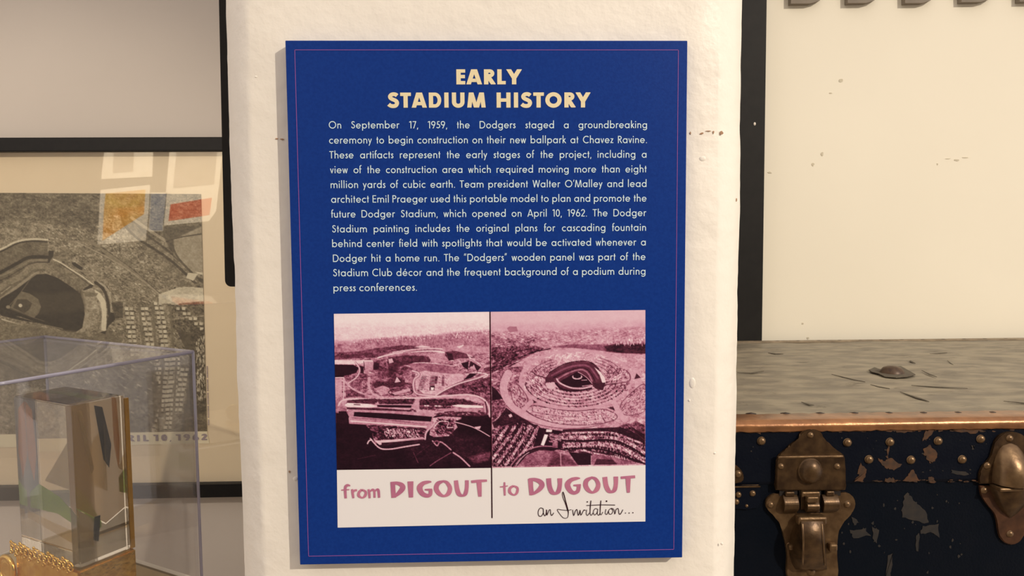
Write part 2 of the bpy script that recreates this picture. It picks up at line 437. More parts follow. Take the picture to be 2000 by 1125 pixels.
def frame_line():
    bm = bmesh.new(); t = 0.00035; i = 0.0068
    x0, x1, z0, z1 = SX0+i, SX0+SW-i, SZ1-SH+i, SZ1-i
    for lo, hi in [((x0, z0), (x0+t, z1)), ((x1-t, z0), (x1, z1)), ((x0, z0), (x1, z0+t)), ((x0, z1-t), (x1, z1))]:
        bm_box(bm, (lo[0], -0.0002, lo[1]), (hi[0], 0.0002, hi[1]))
    return bm_obj('border_line', bm, m_pink, SG)
frame_line()

# --- a geometric sans drawn with strokes; units of one cap height
def arc(cx, cy, rx, ry, a0, a1, n=18):
    return [(cx+rx*math.cos(math.radians(a0+(a1-a0)*k/n)), cy+ry*math.sin(math.radians(a0+(a1-a0)*k/n))) for k in range(n+1)]
XH, ASC, DSC = 0.655, 1.08, -0.30
def glyph(ch, w):
    """returns (strokes, width, lsb, rsb); stroke = (points, stroke width, clip_lo, clip_hi)"""
    h = w/2; S = []; B = w*0.86
    def st(p, ww=w, lo=-9, hi=9): S.append((p, ww, lo, hi))
    rx = 0.335-h; cy = XH/2; ry = XH/2-h+0.012; cx = rx+h; W = 2*(rx+h)
    sL, sR, sd = 0.085, 0.05, 0.02
    if ch in 'abdgpqoce':
        if ch == 'o': st(arc(cx, cy, rx, ry, 0, 360, 32)); return S, W, sR, sR
        if ch in 'ce':
            if ch == 'c': st(arc(cx, cy, rx, ry, 48, 312, 26)); return S, W*0.84, sR, 0.03
            st(arc(cx, cy, rx, ry, 0, 325, 28)); st([(cx-rx, cy), (cx+rx+h*0.9, cy)], w*0.85); return S, W, sR, sR
        st(arc(cx, cy, rx, ry, 0, 360, 32))
        if ch in 'adgq':
            x = cx+rx; lo = DSC if ch == 'q' else 0; hi = ASC if ch == 'd' else XH
            if ch == 'g':
                st([(x, XH), (x, -0.02)]+arc(x-rx*0.95, -0.02, rx*0.95, 0.22, 0, -150, 14))
            else: st([(x, lo), (x, hi)])
            return S, W, sR, sL
        x = cx-rx; st([(x, DSC if ch == 'p' else 0), (x, ASC if ch == 'b' else XH)]); return S, W, sL, sR
    if ch in 'hnmru':
        x = h; r = 0.205
        if ch == 'u':
            st([(x, XH)]+arc(x+r, r+h*0.8, r, r, 180, 360, 14)); st([(x+2*r, 0), (x+2*r, XH)]); return S, 2*r+w, sL-0.01, sL
        st([(x, 0), (x, ASC if ch == 'h' else XH)])
        if ch == 'r': st(arc(x+0.19, XH-0.19-h*0.7, 0.19, 0.19, 180, 62, 8)); return S, 0.29+h, sL, 0.0
        st(arc(x+r, XH-r-h*0.8, r, r, 180, 0, 14)+[(x+2*r, 0)])
        if ch == 'm': st(arc(x+3*r, XH-r-h*0.8, r, r, 180, 0, 14)+[(x+4*r, 0)]); return S, 4*r+w, sL, sL-0.01
        return S, 2*r+w, sL, sL-0.01
    if ch in 'ijl':
        x = h; st([(x, DSC if ch == 'j' else 0), (x, ASC if ch == 'l' else XH)])
        if ch != 'l': st(arc(x, 0.90, 0.035, 0.035, 0, 360, 10), 0.085)
        return S, w, sL, sL
    if ch == 'f':
        st([(0.12, 0), (0.12, 0.9)]+arc(0.12+0.15, 0.9, 0.15, ASC-0.9-h*0.5, 180, 70, 8)[1:]); st([(0, XH-h), (0.30, XH-h)], B); return S, 0.30, 0.02, -0.02
    if ch == 't': st([(0.13, 0), (0.13, 0.90)]); st([(-0.005, XH-h), (0.275, XH-h)], B*1.05); return S, 0.265, 0.05, 0.035
    if ch == 'k': st([(h, 0), (h, ASC)]); st([(h, 0.22), (0.42, 0.74)], w, 0, XH); st([(0.16, 0.36), (0.46, -0.05)], w, 0, XH); return S, 0.46, sL, 0.0
    if ch == 's':
        p = [(0.30, XH-0.135), (0.27, XH-0.085), (0.20, XH-h*0.9), (0.115, XH-0.085), (0.09, XH-0.17), (0.14, XH-0.25), (0.22, 0.31), (0.285, 0.235), (0.29, 0.16), (0.245, 0.085), (0.16, h*0.85), (0.08, 0.08), (0.04, 0.15)]
        st(spline(p, 4)); return S, 0.34, 0.035, 0.035
    if ch == 'v': st([(0.04, XH+0.05), (0.235, 0.0), (0.245, 0.0), (0.44, XH+0.05)], w*0.95, 0, XH); return S, 0.48, sd, sd
    if ch == 'w':
        for p in ([(0.04, XH+0.05), (0.215, -0.04)], [(0.195, -0.04), (0.375, XH+0.05)], [(0.355, XH+0.05), (0.535, -0.04)], [(0.515, -0.04), (0.70, XH+0.05)]): st(p, w*0.9, 0, XH)
        return S, 0.74, sd, sd
    if ch == 'x': st([(0.02, -0.03), (0.42, XH+0.03)], w, 0, XH); st([(0.42, -0.03), (0.02, XH+0.03)], w, 0, XH); return S, 0.44, sd, sd
    if ch == 'y': st([(0.03, XH+0.04), (0.26, 0.06)], w*0.95, 0, XH); st([(0.47, XH+0.04), (0.10, DSC-0.04)], w*0.95, DSC, XH); return S, 0.50, sd, sd
    if ch == 'z': st([(0.03, XH-h), (0.40, XH-h)], B); st([(0.03, h), (0.42, h)], B); st([(0.04, 0.0), (0.38, XH)], w, 0, XH); return S, 0.43, 0.03, 0.03
    if ch == '\u00e9':
        S, W, a, b = glyph('e', w); S = S+[([(cx-0.03, XH+0.09), (cx+0.10, XH+0.30)], w*0.9, -9, 9)]; return S, W, a, b
    if ch == '.': st(arc(h, 0.045, 0.03, 0.03, 0, 360, 10), 0.075); return S, 0.10, 0.09, 0.06
    if ch == ',': st([(0.10, 0.10), (0.03, -0.17)], 0.10); return S, 0.13, 0.05, 0.06
    if ch in '\u2019': st([(0.12, 1.06), (0.04, 0.76)], 0.085); return S, 0.14, 0.04, 0.04
    if ch in '\u201c\u201d':
        for o in (0, 0.17): st([(0.12+o, 1.06), (0.05+o, 0.76)], 0.08)
        return S, 0.32, 0.04, 0.04
    # capitals and figures
    if ch == 'O': r = 0.50-h+0.015; R = 0.505; st(arc(R, 0.5, R-h, r, 0, 360, 44)); return S, 2*R, sR, sR
    if ch == 'C': R = 0.50; st(arc(R, 0.5, R-h, 0.515-h, 50, 310, 36)); return S, 0.84, sR, 0.02
    if ch == 'D': st([(h, 0), (h, 1)]); a = 0.33 if w < 0.2 else 0.38; st([(h, 1-B/2)]+arc(a, 0.5, 0.78-a-h, 0.5-B/2, 90, -90, 26)+[(h, B/2)], B if w > 0.2 else w); return S, 0.78, sL, sR
    if ch in 'EFL':
        st([(h, 0), (h, 1)]); a = 0.50 if w < 0.2 else 0.53
        if ch == 'L': a *= 0.95
        if ch != 'F': st([(h, B/2), (a, B/2)], B)
        if ch != 'L': st([(h, 1-B/2), (a, 1-B/2)], B); st([(h, 0.52), (a*(0.97 if w > 0.2 else 0.95), 0.52)], B)
        return S, a, sL, 0.03
    if ch in 'I': st([(h, 0), (h, 1)]); return S, w, sL, sL
    if ch in '1': st([(0.17+h, 0), (0.17+h, 1)]); st([(0.0, 0.84), (0.22, 1.0)], w*0.9, 0, 1); return S, 0.17+w, 0.06, 0.08
    if ch == 'U': x = 0.68 if w < 0.2 else 0.78; r = x/2-h; st([(h, 1), (h, r+h)]+arc(x/2, r+h*0.9, r, r, 180, 360, 24)+[(x-h, 1)]); return S, x, sL, sL
    if ch == 'T': st([(0, 1-B/2), (0.60 if w < 0.2 else 0.66, 1-B/2)], B); c = 0.30 if w < 0.2 else 0.33; st([(c, 0), (c, 1-B/2)]); return S, 2*c, 0.0, 0.0
    if ch == 'H': x = 0.72 if w < 0.2 else 0.86; st([(h, 0), (h, 1)]); st([(x-h, 0), (x-h, 1)]); st([(h, 0.5), (x-h, 0.5)], B); return S, x, sL, sL
    if ch == 'A':
        x = 0.80 if w < 0.2 else 0.94; m = x/2; k = h*0.55; d = (m-h-k*0.3)
        st([(h*1.05-0.08*d, -0.08), (m-k*0.6+0.05*d, 1.05)], w, 0, 1); st([(x-h*1.05+0.08*d, -0.08), (m+k*0.6-0.05*d, 1.05)], w, 0, 1)
        st([(m-0.24 if w < 0.2 else m-0.22, 0.27), (m+0.24 if w < 0.2 else m+0.22, 0.27)], B); return S, x, 0.0, 0.0
    if ch == 'M':
        x = 0.96 if w < 0.2 else 1.16; a = 0.10
        st([(h*1.05, -0.03), (a+h*1.15, 1.03)], w, 0, 1); st([(x-h*1.05, -0.03), (x-a-h*1.15, 1.03)], w, 0, 1)
        st([(a+h*1.2, 1.06), (x/2-h*0.15, 0.02-0.06)], w*0.94, 0, 1); st([(x-a-h*1.2, 1.06), (x/2+h*0.15, 0.02-0.06)], w*0.94, 0, 1); return S, x, 0.03, 0.03
    if ch == 'W':
        for p in ([(0.05, 1.03), (0.27, -0.03)], [(0.25, -0.03), (0.50, 1.03)], [(0.50, 1.03), (0.76, -0.03)], [(0.73, -0.03), (0.97, 1.03)]): st(p, w*0.95, 0, 1)
        return S, 1.02, 0.0, 0.0
    if ch in 'PR':
        r = 0.265 if w < 0.2 else 0.27; ww = w if w < 0.2 else w*0.88; st([(h, 0), (h, 1)]); xx = 0.50 if w < 0.2 else 0.60
        a = xx-r-0.0
        st([(h, 1-ww/2)]+arc(a+0.02, 1-r-0.0, xx-a-ww/2, r-ww/2, 90, -90, 18)+[(h, 1-2*r+ww/2)], ww)
        if ch == 'P': return S, xx+0.02, sL, 0.02
        q = 0.56 if w < 0.2 else 0.66; st([(0.22 if w < 0.2 else 0.26, 0.50), (q-h*0.75+0.03, -0.04)], w*1.0, 0, 0.56); return S, q+0.02, sL, 0.0
    if ch == 'S':
        if w < 0.2: p = [(0.44, 0.83), (0.38, 0.91), (0.27, 0.945), (0.15, 0.90), (0.10, 0.78), (0.15, 0.65), (0.28, 0.55), (0.42, 0.43), (0.46, 0.28), (0.39, 0.12), (0.25, 0.05), (0.11, 0.11), (0.05, 0.25)]; W_ = 0.53
        else: p = [(0.60, 0.80), (0.50, 0.875), (0.38, 0.895), (0.25, 0.86), (0.17, 0.75), (0.20, 0.64), (0.31, 0.56), (0.46, 0.49), (0.56, 0.40), (0.58, 0.27), (0.50, 0.14), (0.37, 0.105), (0.20, 0.13), (0.07, 0.23)]; W_ = 0.71
        st(spline(p, 4), w*0.97); return S, W_, 0.03, 0.04
    if ch == 'Y': x = 0.66 if w < 0.2 else 0.88; m = x/2; st([(h*0.9-0.03, 1.05), (m, 0.42)], w, 0, 1); st([(x-h*0.9+0.03, 1.05), (m, 0.42)], w, 0, 1); st([(m, 0), (m, 0.50)]); return S, x, 0, 0
    if ch == '0': st(arc(0.28, 0.5, 0.28-h, 0.51-h, 0, 360, 36)); return S, 0.56, 0.04, 0.04
    if ch in '69':
        r = 0.30; P = arc(r, r, r-h, r-h+0.01, 0, 360, 30); Q = [(0.36, 1.03), (0.085, 0.44)]
        if ch == '9': P = [(2*r-x, 1-y) for x, y in P]; Q = [(2*r-x, 1-y) for x, y in Q]
        st(P); st(Q, w, 0, 1); return S, 2*r, 0.04, 0.04
    if ch == '7': st([(0.02, 1-h), (0.50, 1-h)], B); st([(0.475, 1.0), (0.14, -0.04)], w, 0, 1); return S, 0.52, 0.04, 0.02
    if ch == '5': st([(0.46, 1-h), (0.17, 1-h)], B); st([(0.185, 1-h*0.4), (0.12, 0.52)], w*0.9); st(arc(0.22, 0.32, 0.285-h*0.6, 0.31-h, 118, -140, 22)); return S, 0.50, 0.05, 0.04
    if ch == '2': st(arc(0.27, 0.71, 0.27-h, 0.30-h, 175, -28, 16)+[(0.07, 0.06)], w, 0, 2); st([(0.03, B/2), (0.52, B/2)], B); return S, 0.53, 0.04, 0.04
    raise ValueError('no glyph '+ch)
def clip_y(P, lo, hi):
    for sgn, lim in ((1, lo), (-1, -hi)):
        out = []
        for k in range(len(P)):
            a, b = P[k-1], P[k]; da, db = sgn*a[1]-lim, sgn*b[1]-lim
            if (da >= 0) != (db >= 0):
                t = da/(da-db); out.append((a[0]+(b[0]-a[0])*t, a[1]+(b[1]-a[1])*t))
            if db >= 0: out.append(b)
        P = out
        if not P: return P
    return P
def stroke_polys(pts, w, widths=None):
    """quads along a polyline with mitred joints"""
    n = len(pts); closed = n > 3 and math.hypot(pts[0][0]-pts[-1][0], pts[0][1]-pts[-1][1]) < 1e-6
    L, Rr = [], []
    for k in range(n):
        a = pts[k-1] if k > 0 else (pts[-2] if closed else None); b = pts[k+1] if k < n-1 else (pts[1] if closed else None); p = pts[k]
        def nrm(q, r):
            d = math.hypot(r[0]-q[0], r[1]-q[1]) or 1e-9; return (-(r[1]-q[1])/d, (r[0]-q[0])/d)
        if a is None: nn = nrm(p, b); s = 1
        elif b is None: nn = nrm(a, p); s = 1
        else:
            n1, n2 = nrm(a, p), nrm(p, b); m = (n1[0]+n2[0], n1[1]+n2[1]); d = math.hypot(*m) or 1e-9
            nn = (m[0]/d, m[1]/d); s = min(1/max(0.3, nn[0]*n1[0]+nn[1]*n1[1]), 2.0)
        hw = (widths[k] if widths else w)/2*s
        L.append((p[0]+nn[0]*hw, p[1]+nn[1]*hw)); Rr.append((p[0]-nn[0]*hw, p[1]-nn[1]*hw))
    return [[L[k], L[k+1], Rr[k+1], Rr[k]] for k in range(n-1)]
def text_layout(s, w, track):
    """list of words: (polygons, width)"""
    words = []
    for wd in s.split(' '):
        x = 0.0; polys = []
        for i, ch in enumerate(wd):
            S, W, a, b = glyph(ch, w)
            if i: x += a+track
            for p, ww, lo, hi in S:
                for q in stroke_polys([(px+x, py) for px, py in p], ww):
                    if lo > -5 or hi < 5: q = clip_y(q, lo, hi)
                    if len(q) > 2: polys.append(q)
            x += W+b if i < len(wd)-1 else W
        words.append((polys, x))
    return words
def flat_mesh(name, polys, y, m, parent):
    V, Fc = [], []; k = 0; prev = set()
    for q in polys:                                             # every stroke lies a hair above the one it crosses
        cur = {(round(p[0], 7), round(p[1], 7)) for p in q}
        if len(cur & prev) < 2: k += 1
        prev = cur; a = sum(q[i-1][0]*q[i][1]-q[i][0]*q[i-1][1] for i in range(len(q)))
        if a < 0: q = q[::-1]
        Fc.append(tuple(range(len(V), len(V)+len(q)))); V += [(p[0], y-(k % 7)*1.6e-5, p[1]) for p in q]
    return from_py(name, V, Fc, m, parent)
def text_line(s, px0, px1, pyb, cap_px, w, m, parent, y, name='text_line', justify=True, track=0.05, xs=1.0, space=0.36):
    """s set between two baseline pixels of the photograph, in the plane Y=y"""
    A, B = PY(px0, pyb[0], y), PY(px1, pyb[1], y)
    cap = (PY(px0, pyb[0]-cap_px, y).z-A.z); wordsL = text_layout(s, w, track)
    tot = sum(q[1] for q in wordsL)*cap*xs; n = len(wordsL)-1
    gap = ((B.x-A.x)-tot)/n if (justify and n) else space*cap
    k = 1.0
    if justify and n == 0: k = (B.x-A.x)/tot
    if justify and n and gap < 0.2*cap: gap = 0.2*cap; k = ((B.x-A.x)-gap*n)/tot
    x = A.x; polys = []
    for P, W in wordsL:
        polys += [[(x+px*cap*xs*k, A.z+(B.z-A.z)*((x-A.x)/(B.x-A.x+1e-9))+py*cap) for px, py in q] for q in P]
        x += W*cap*xs*k+gap
    return flat_mesh(name, polys, y-0.0002, m, parent)
m_cream = mat('cream_ink', seen((228, 203, 155)), rough=0.5)
m_ink = mat('white_ink', seen((206, 216, 240)), rough=0.5)
text_line('EARLY', 891.5, 1018.5, (165.0, 165.0), 29.5, 0.262, m_cream, SG, 0.0, 'heading_line', track=0.03)['label'] = 'cream heading word EARLY'
text_line('STADIUM', 757, 949, (210.5, 210.3), 29.5, 0.262, m_cream, SG, 0.0, 'heading_line', track=0.035)['label'] = 'cream heading word STADIUM'
text_line('HISTORY', 970, 1152.5, (210.3, 210.0), 29.5, 0.262, m_cream, SG, 0.0, 'heading_line', track=0.035)['label'] = 'cream heading word HISTORY'
BODY = ['On September 17, 1959, the Dodgers staged a groundbreaking',
 'ceremony to begin construction on their new ballpark at Chavez Ravine.',
 'These artifacts represent the early stages of the project, including a',
 'view of the construction area which required moving more than eight',
 'million yards of cubic earth. Team president Walter O\u2019Malley and lead',
 'architect Emil Praeger used this portable model to plan and promote the',
 'future Dodger Stadium, which opened on April 10, 1962. The Dodger',
 'Stadium painting includes the original plans for cascading fountain',
 'behind center field with spotlights that would be activated whenever a',
 'Dodger hit a home run. The \u201cDodgers\u201d wooden panel was part of the',
 'Stadium Club d\u00e9cor and the frequent background of a podium during',
 'press conferences.']
BL = [(642.5, 1263.5, 251.0, 250.5), (643, 1263, 280.5, 279.5), (643.5, 1262.5, 309.5, 308.0), (645, 1262.5, 338.5, 336.7), (646, 1262.5, 367.5, 365.2), (647, 1262.5, 396.0, 393.7),
      (647, 1262, 425.0, 422.2), (649, 1261.5, 454.0, 450.8), (649, 1261, 482.7, 479.4), (650.5, 1260.5, 511.5, 507.9), (651, 1260.5, 539.7, 536.3), (651.5, 814, 569.0, 567.8)]
for s, (a, b, c, d) in zip(BODY, BL):
    text_line(s, a, b, (c, d), 14.2, 0.118, m_ink, SG, 0.0, 'text_line', track=0.038, xs=1.055 if s.startswith('press') else 1.0)

# --- printed pictures
PINK = [(0, (30, 12, 20)), (0.12, (48, 20, 30)), (0.3, (98, 44, 58)), (0.45, (143, 76, 94)), (0.6, (184, 119, 131)), (0.75, (208, 154, 162)), (0.88, (225, 188, 186)), (1, (236, 214, 205))]
PINK = [(t, seen(c)) for t, c in PINK]
m_print = paint_mat('pink_photo_print', 0.5, 0.12)
c = Canvas(652, 606, 958, 918, 1.0, 0.55, 0.10)
c.frame(640, 600, 3.409)
P_, Ln = c.poly, c.line
P_([(0, 0), (1200, 0), (1200, 120), (0, 120)], 0.97, 0.015); P_([(0, 100), (1200, 100), (1200, 200), (0, 210)], 0.90, 0.05, soft=12)
P_([(0, 280), (110, 225), (240, 196), (420, 184), (700, 172), (900, 150), (1200, 140), (1200, 330), (0, 330)], 0.60, 0.10, soft=5)
c.cars([(150, 150), (1080, 120), (1080, 185), (150, 215)], 420, (0.80, 1.0), 5, 6, 1.4, 3); c.cars([(250, 185), (1080, 150), (1080, 260), (100, 250)], 320, (0.42, 0.58), 5, 14, 1.5, 4)
P_([(0, 330), (0, 276), (110, 280), (200, 275), (300, 258), (420, 245), (500, 237), (560, 240), (610, 258), (520, 270), (430, 290), (340, 318), (290, 335)], 0.33, 0.12, soft=1)
P_([(100, 300), (200, 290), (280, 290), (210, 310), (100, 325)], 0.22, 0.05, soft=3, op=0.7)
P_([(0, 331), (320, 318), (420, 285), (600, 264), (760, 262), (800, 275), (1200, 260), (1200, 600), (0, 600)], 0.62, 0.13)
c.cars([(45, 335), (1078, 300), (1078, 590), (45, 590)], 520, (0.30, 0.48), 7, 26, -0.1, 51); c.cars([(45, 335), (1078, 300), (1078, 590), (45, 590)], 260, (0.72, 0.86), 5, 24, 0.3, 52)
P_([(575, 252), (630, 240), (690, 254), (640, 258)], 0.85, 0.04); P_([(800, 270), (840, 255), (910, 240), (1100, 262), (1100, 300), (900, 290)], 0.68, 0.08)
P_([(860, 255), (905, 238), (905, 248), (880, 262)], 0.92, 0.02)
Ln([(330, 320), (440, 294), (560, 282), (700, 280), (775, 290)], 11, 0.88, 0.05); Ln([(430, 284), (560, 268), (700, 262), (765, 268)], 7, 0.86, 0.05); Ln([(500, 288), (640, 272), (760, 274)], 5, 0.42)
P_([(400, 318), (520, 304), (650, 312), (690, 330), (680, 356), (580, 358), (500, 375), (440, 410), (400, 400), (390, 350)], 0.27, 0.10, soft=2)
P_([(660, 300), (780, 296), (800, 345), (720, 360), (690, 350)], 0.66, 0.10)
P_([(300, 338), (380, 330), (395, 400), (400, 480), (330, 460), (330, 410), (295, 400), (300, 360)], 0.36, 0.16, soft=2)
P_([(400, 330), (425, 325), (435, 352), (405, 360)], 0.80, 0.06); P_([(300, 345), (340, 360), (335, 400), (295, 395)], 0.14, 0.04, soft=2)
P_([(780, 286), (850, 280), (925, 300), (950, 330), (870, 335), (810, 346), (780, 310)], 0.30, 0.10); P_([(790, 290), (830, 300), (840, 340), (805, 345)], 0.14, 0.03)
Ln([(930, 300), (950, 340), (955, 400)], 8, 0.72); Ln([(945, 325), (1010, 370), (1030, 400)], 9, 0.78)
P_([(888, 365), (940, 352), (935, 408), (905, 392)], 0.10, 0.02); P_([(952, 350), (1022, 392), (1000, 420), (962, 385), (940, 395)], 0.13, 0.03); P_([(955, 400), (975, 375), (990, 412)], 0.72, 0.03)
P_([(945, 435), (1000, 436), (955, 466), (905, 478)], 0.08, 0.02)
P_([(560, 362), (640, 356), (760, 370), (870, 402), (850, 438), (780, 440), (640, 424), (540, 400)], 0.50, 0.09, soft=1); Ln([(565, 360), (640, 358), (760, 370), (840, 385)], 5, 0.86); Ln([(860, 380), (880, 410), (850, 440)], 5, 0.42)
P_([(0, 360), (165, 366), (200, 385), (185, 420), (120, 450), (0, 448)], 0.07, 0.03); P_([(0, 332), (290, 336), (300, 345), (180, 362), (0, 358)], 0.90, 0.04)
P_([(245, 345), (300, 347), (296, 398), (255, 412), (225, 400)], 0.68, 0.07); P_([(205, 370), (235, 380), (232, 440), (200, 450)], 0.15, 0.05); Ln([(235, 345), (240, 400)], 6, 0.16)
P_([(100, 440), (190, 420), (260, 430), (250, 560), (110, 540)], 0.42, 0.2)
Ln([(178, 348), (208, 395), (190, 448), (125, 496)], 15, 0.40); Ln([(176, 346), (206, 395), (188, 446), (122, 494)], 9, 0.84, 0.03)
Ln([(45, 452), (90, 452), (100, 470), (92, 640)], 8, 0.85, 0.03); P_([(0, 462), (85, 462), (85, 580), (0, 590)], 0.72, 0.06); P_([(110, 540), (190, 535), (260, 575), (110, 590)], 0.28, 0.15)
Ln([(100, 470), (160, 530), (270, 580), (330, 590)], 16, 0.70, 0.08)
# the bowl being dug
P_([(400, 400), (520, 380), (600, 410), (600, 470), (560, 560), (400, 580), (300, 540), (290, 480), (380, 480)], 0.44, 0.2, soft=2)
P_([(395, 385), (440, 370), (470, 400), (410, 450), (395, 440)], 0.18, 0.06, soft=3)
P_([(290, 500), (320, 476), (390, 480), (440, 440), (500, 470), (540, 500), (470, 520), (380, 530), (320, 545)], 0.22, 0.10, soft=2)
P_([(300, 530), (360, 510), (400, 525), (420, 560), (350, 575)], 0.66, 0.1); P_([(455, 450), (480, 485), (440, 490)], 0.80, 0.03); P_([(500, 450), (560, 430), (560, 500), (510, 490)], 0.60, 0.16)
Ln(c.ell(480, 555, 82, 24), 5, 0.25); P_([(420, 560), (540, 530), (545, 548), (440, 575)], 0.72, 0.04); Ln([(270, 455), (268, 520), (300, 570), (360, 590)], 18, 0.74, 0.05); Ln([(290, 500), (300, 545), (345, 580)], 4, 0.25); Ln([(282, 500), (296, 560)], 4, 0.36)
P_([(580, 430), (640, 412), (760, 430), (905, 440), (905, 480), (800, 520), (720, 575), (640, 575), (585, 530), (572, 470)], 0.78, 0.07)
Ln([(560, 412), (598, 425), (602, 445), (572, 470), (566, 520), (590, 568), (700, 584)], 22, 0.46, 0.05); Ln([(560, 412), (598, 425), (602, 445), (572, 470), (566, 520), (590, 568), (700, 584)], 13, 0.80, 0.03)
for a in [(630, 450, 600, 540), (648, 450, 620, 540), (690, 450, 680, 530), (705, 450, 695, 530), (722, 452, 716, 500), (766, 450, 764, 515)]:
    for k in range(11):
        t = k/10; x, y = a[0]+(a[2]-a[0])*t, a[1]+(a[3]-a[1])*t; Ln([(x-6, y), (x+7, y)], 5.5, random.uniform(0.08, 0.3), None, False)
c.cars([(600, 430), (800, 440), (790, 540), (600, 560)], 160, (0.3, 0.6), 4, 6, 0.3, 8); P_([(680, 515), (710, 518), (706, 548), (672, 545)], 0.16); P_([(684, 525), (704, 527), (700, 545), (682, 543)], 1.0)
P_([(745, 575), (860, 512), (1000, 478), (1100, 455), (1100, 640), (1000, 600), (860, 580)], 0.36, 0.16, soft=1); P_([(890, 520), (1000, 490), (1090, 500), (1090, 590), (950, 570)], 0.30, 0.2, soft=4)
Ln([(720, 590), (790, 545), (880, 500), (1000, 470), (1062, 448)], 22, 0.34, 0.04); Ln([(700, 592), (775, 545), (870, 503), (990, 470), (1056, 446)], 11, 0.86, 0.03); Ln([(1000, 430), (1050, 438), (1068, 450), (1040, 464)], 9, 0.85)
Ln([(1025, 420), (1050, 392), (1080, 378)], 8, 0.75); P_([(1040, 400), (1090, 390), (1090, 420), (1050, 430)], 0.3, 0.1)
# flat terraces and parking
P_([(80, 600), (330, 595), (600, 598), (960, 578), (1060, 640), (1060, 720), (700, 730), (520, 720), (140, 690), (90, 640)], 0.70, 0.07)
Ln([(60, 640), (110, 600), (330, 600), (600, 596), (800, 584), (940, 580), (1030, 606), (1072, 660), (1078, 730)], 13, 0.84, 0.03)
P_([(330, 600), (565, 602), (550, 640), (325, 635)], 0.55, 0.15); c.cars([(330, 602), (568, 604), (552, 636), (330, 632)], 700, (0.08, 0.34), 6, 9, 0, 11); P_([(320, 640), (552, 646), (548, 664), (318, 655)], 0.08, 0.03)
c.cars([(120, 608), (300, 598), (330, 606), (300, 632), (110, 630)], 600, (0.1, 0.36), 6, 8, 0, 12); P_([(100, 640), (120, 624), (250, 632), (330, 650), (280, 656), (120, 652)], 0.95, 0.04); Ln([(165, 636), (205, 638)], 7, 0.12)
P_([(112, 655), (330, 662), (545, 680), (545, 690), (300, 682), (120, 668)], 0.24, 0.1); Ln([(120, 675), (300, 684), (540, 700)], 13, 0.97, 0.02, False); c.cars([(540, 670), (580, 680), (560, 710), (500, 700)], 70, (0.1, 0.3), 8, 10, 0, 13)
P_([(605, 604), (700, 600), (880, 604), (1040, 640), (1040, 700), (700, 690), (600, 660)], 0.52, 0.14); P_([(620, 614), (780, 612), (1010, 640), (900, 642), (700, 640), (610, 636)], 0.20, 0.14)
c.cars([(606, 606), (900, 610), (1010, 648), (606, 650)], 1100, (0.05, 0.28), 7, 10, 0.05, 14); c.cars([(606, 655), (820, 655), (800, 680), (604, 672)], 240, (0.1, 0.3), 6, 4, 1.4, 16)
P_([(820, 652), (870, 645), (1035, 656), (1035, 670), (900, 668)], 0.95, 0.02); P_([(820, 670), (1030, 676), (1045, 705), (780, 690), (700, 672)], 0.62, 0.08); Ln([(640, 650), (700, 652), (760, 655)], 8, 0.95, None, True, (6, 2.4)); Ln([(1005, 692), (1015, 690)], 10, 0.2)
Ln([(1050, 630), (1060, 690), (1058, 760)], 10, 0.22, 0.05); P_([(640, 715), (1070, 720), (1090, 760), (1090, 1090), (40, 1090), (40, 690), (640, 800)], 0.06, 0.04, soft=1)
c.cars([(780, 690), (1050, 700), (1050, 725), (640, 722)], 260, (0.1, 0.3), 7, 14, 0, 17)
P_([(120, 668), (560, 690), (720, 712), (690, 735), (680, 800), (620, 880), (300, 900), (270, 800), (130, 770)], 0.66, 0.07)
P_([(165, 686), (420, 700), (690, 726), (680, 760), (400, 740), (160, 716)], 0.05, 0.03); P_([(150, 725), (400, 744), (640, 775), (640, 795), (400, 772), (150, 745)], 0.62, 0.07); Ln([(140, 748), (400, 772), (650, 795)], 11, 0.90, 0.02, False); Ln([(150, 726), (400, 745), (660, 778)], 4, 0.36, None, False)
P_([(60, 680), (110, 680), (130, 720), (110, 760), (60, 760)], 0.06, 0.04)
P_([(240, 772), (420, 785), (640, 802), (600, 880), (300, 905), (280, 820)], 0.52, 0.2); c.cars([(250, 778), (640, 806), (620, 862), (300, 880)], 1300, (0.04, 0.3), 8, 14, 0.05, 18); c.cars([(360, 800), (600, 812), (600, 870), (370, 860)], 240, (0.75, 0.95), 5, 6, 1.2, 19)
P_([(300, 885), (420, 880), (630, 868), (640, 880), (440, 902), (330, 915)], 0.85, 0.04); P_([(345, 900), (440, 895), (620, 880), (600, 900), (420, 918), (345, 920)], 0.12, 0.05)
P_([(40, 760), (240, 775), (285, 830), (270, 880), (330, 935), (460, 945), (640, 930), (760, 900), (860, 830), (870, 760), (1090, 740), (1090, 1090), (40, 1090)], 0.03, 0.03, soft=1)
P_([(480, 915), (640, 890), (820, 830), (1060, 900), (1060, 1050), (560, 1040)], 0.10, 0.06, soft=20); Ln([(270, 870), (330, 935), (400, 945), (500, 930), (600, 915)], 11, 0.80, 0.03); Ln([(250, 905), (262, 885), (280, 880)], 9, 0.85)
Ln([(640, 900), (700, 868), (780, 860), (830, 836)], 6, 0.12); P_([(690, 735), (760, 725), (890, 732), (880, 745), (840, 760), (860, 800), (800, 860), (700, 866), (670, 850), (680, 790)], 0.62, 0.2)
c.cars([(720, 740), (840, 750), (820, 840), (700, 840)], 300, (0.08, 0.3), 8, 14, 0.8, 20); Ln([(700, 800), (740, 760), (800, 765), (790, 800), (830, 800)], 6, 0.9); Ln([(640, 880), (650, 830), (690, 790), (720, 740)], 12, 0.78, 0.04); Ln([(655, 870), (660, 840)], 4, 0.2); P_([(830, 740), (890, 742), (860, 752)], 0.8)
Ln([(840, 764), (900, 780), (960, 800), (1020, 830), (1078, 866)], 7, 0.80, 0.03); P_([(975, 800), (1020, 795), (1010, 815), (985, 812)], 0.82)
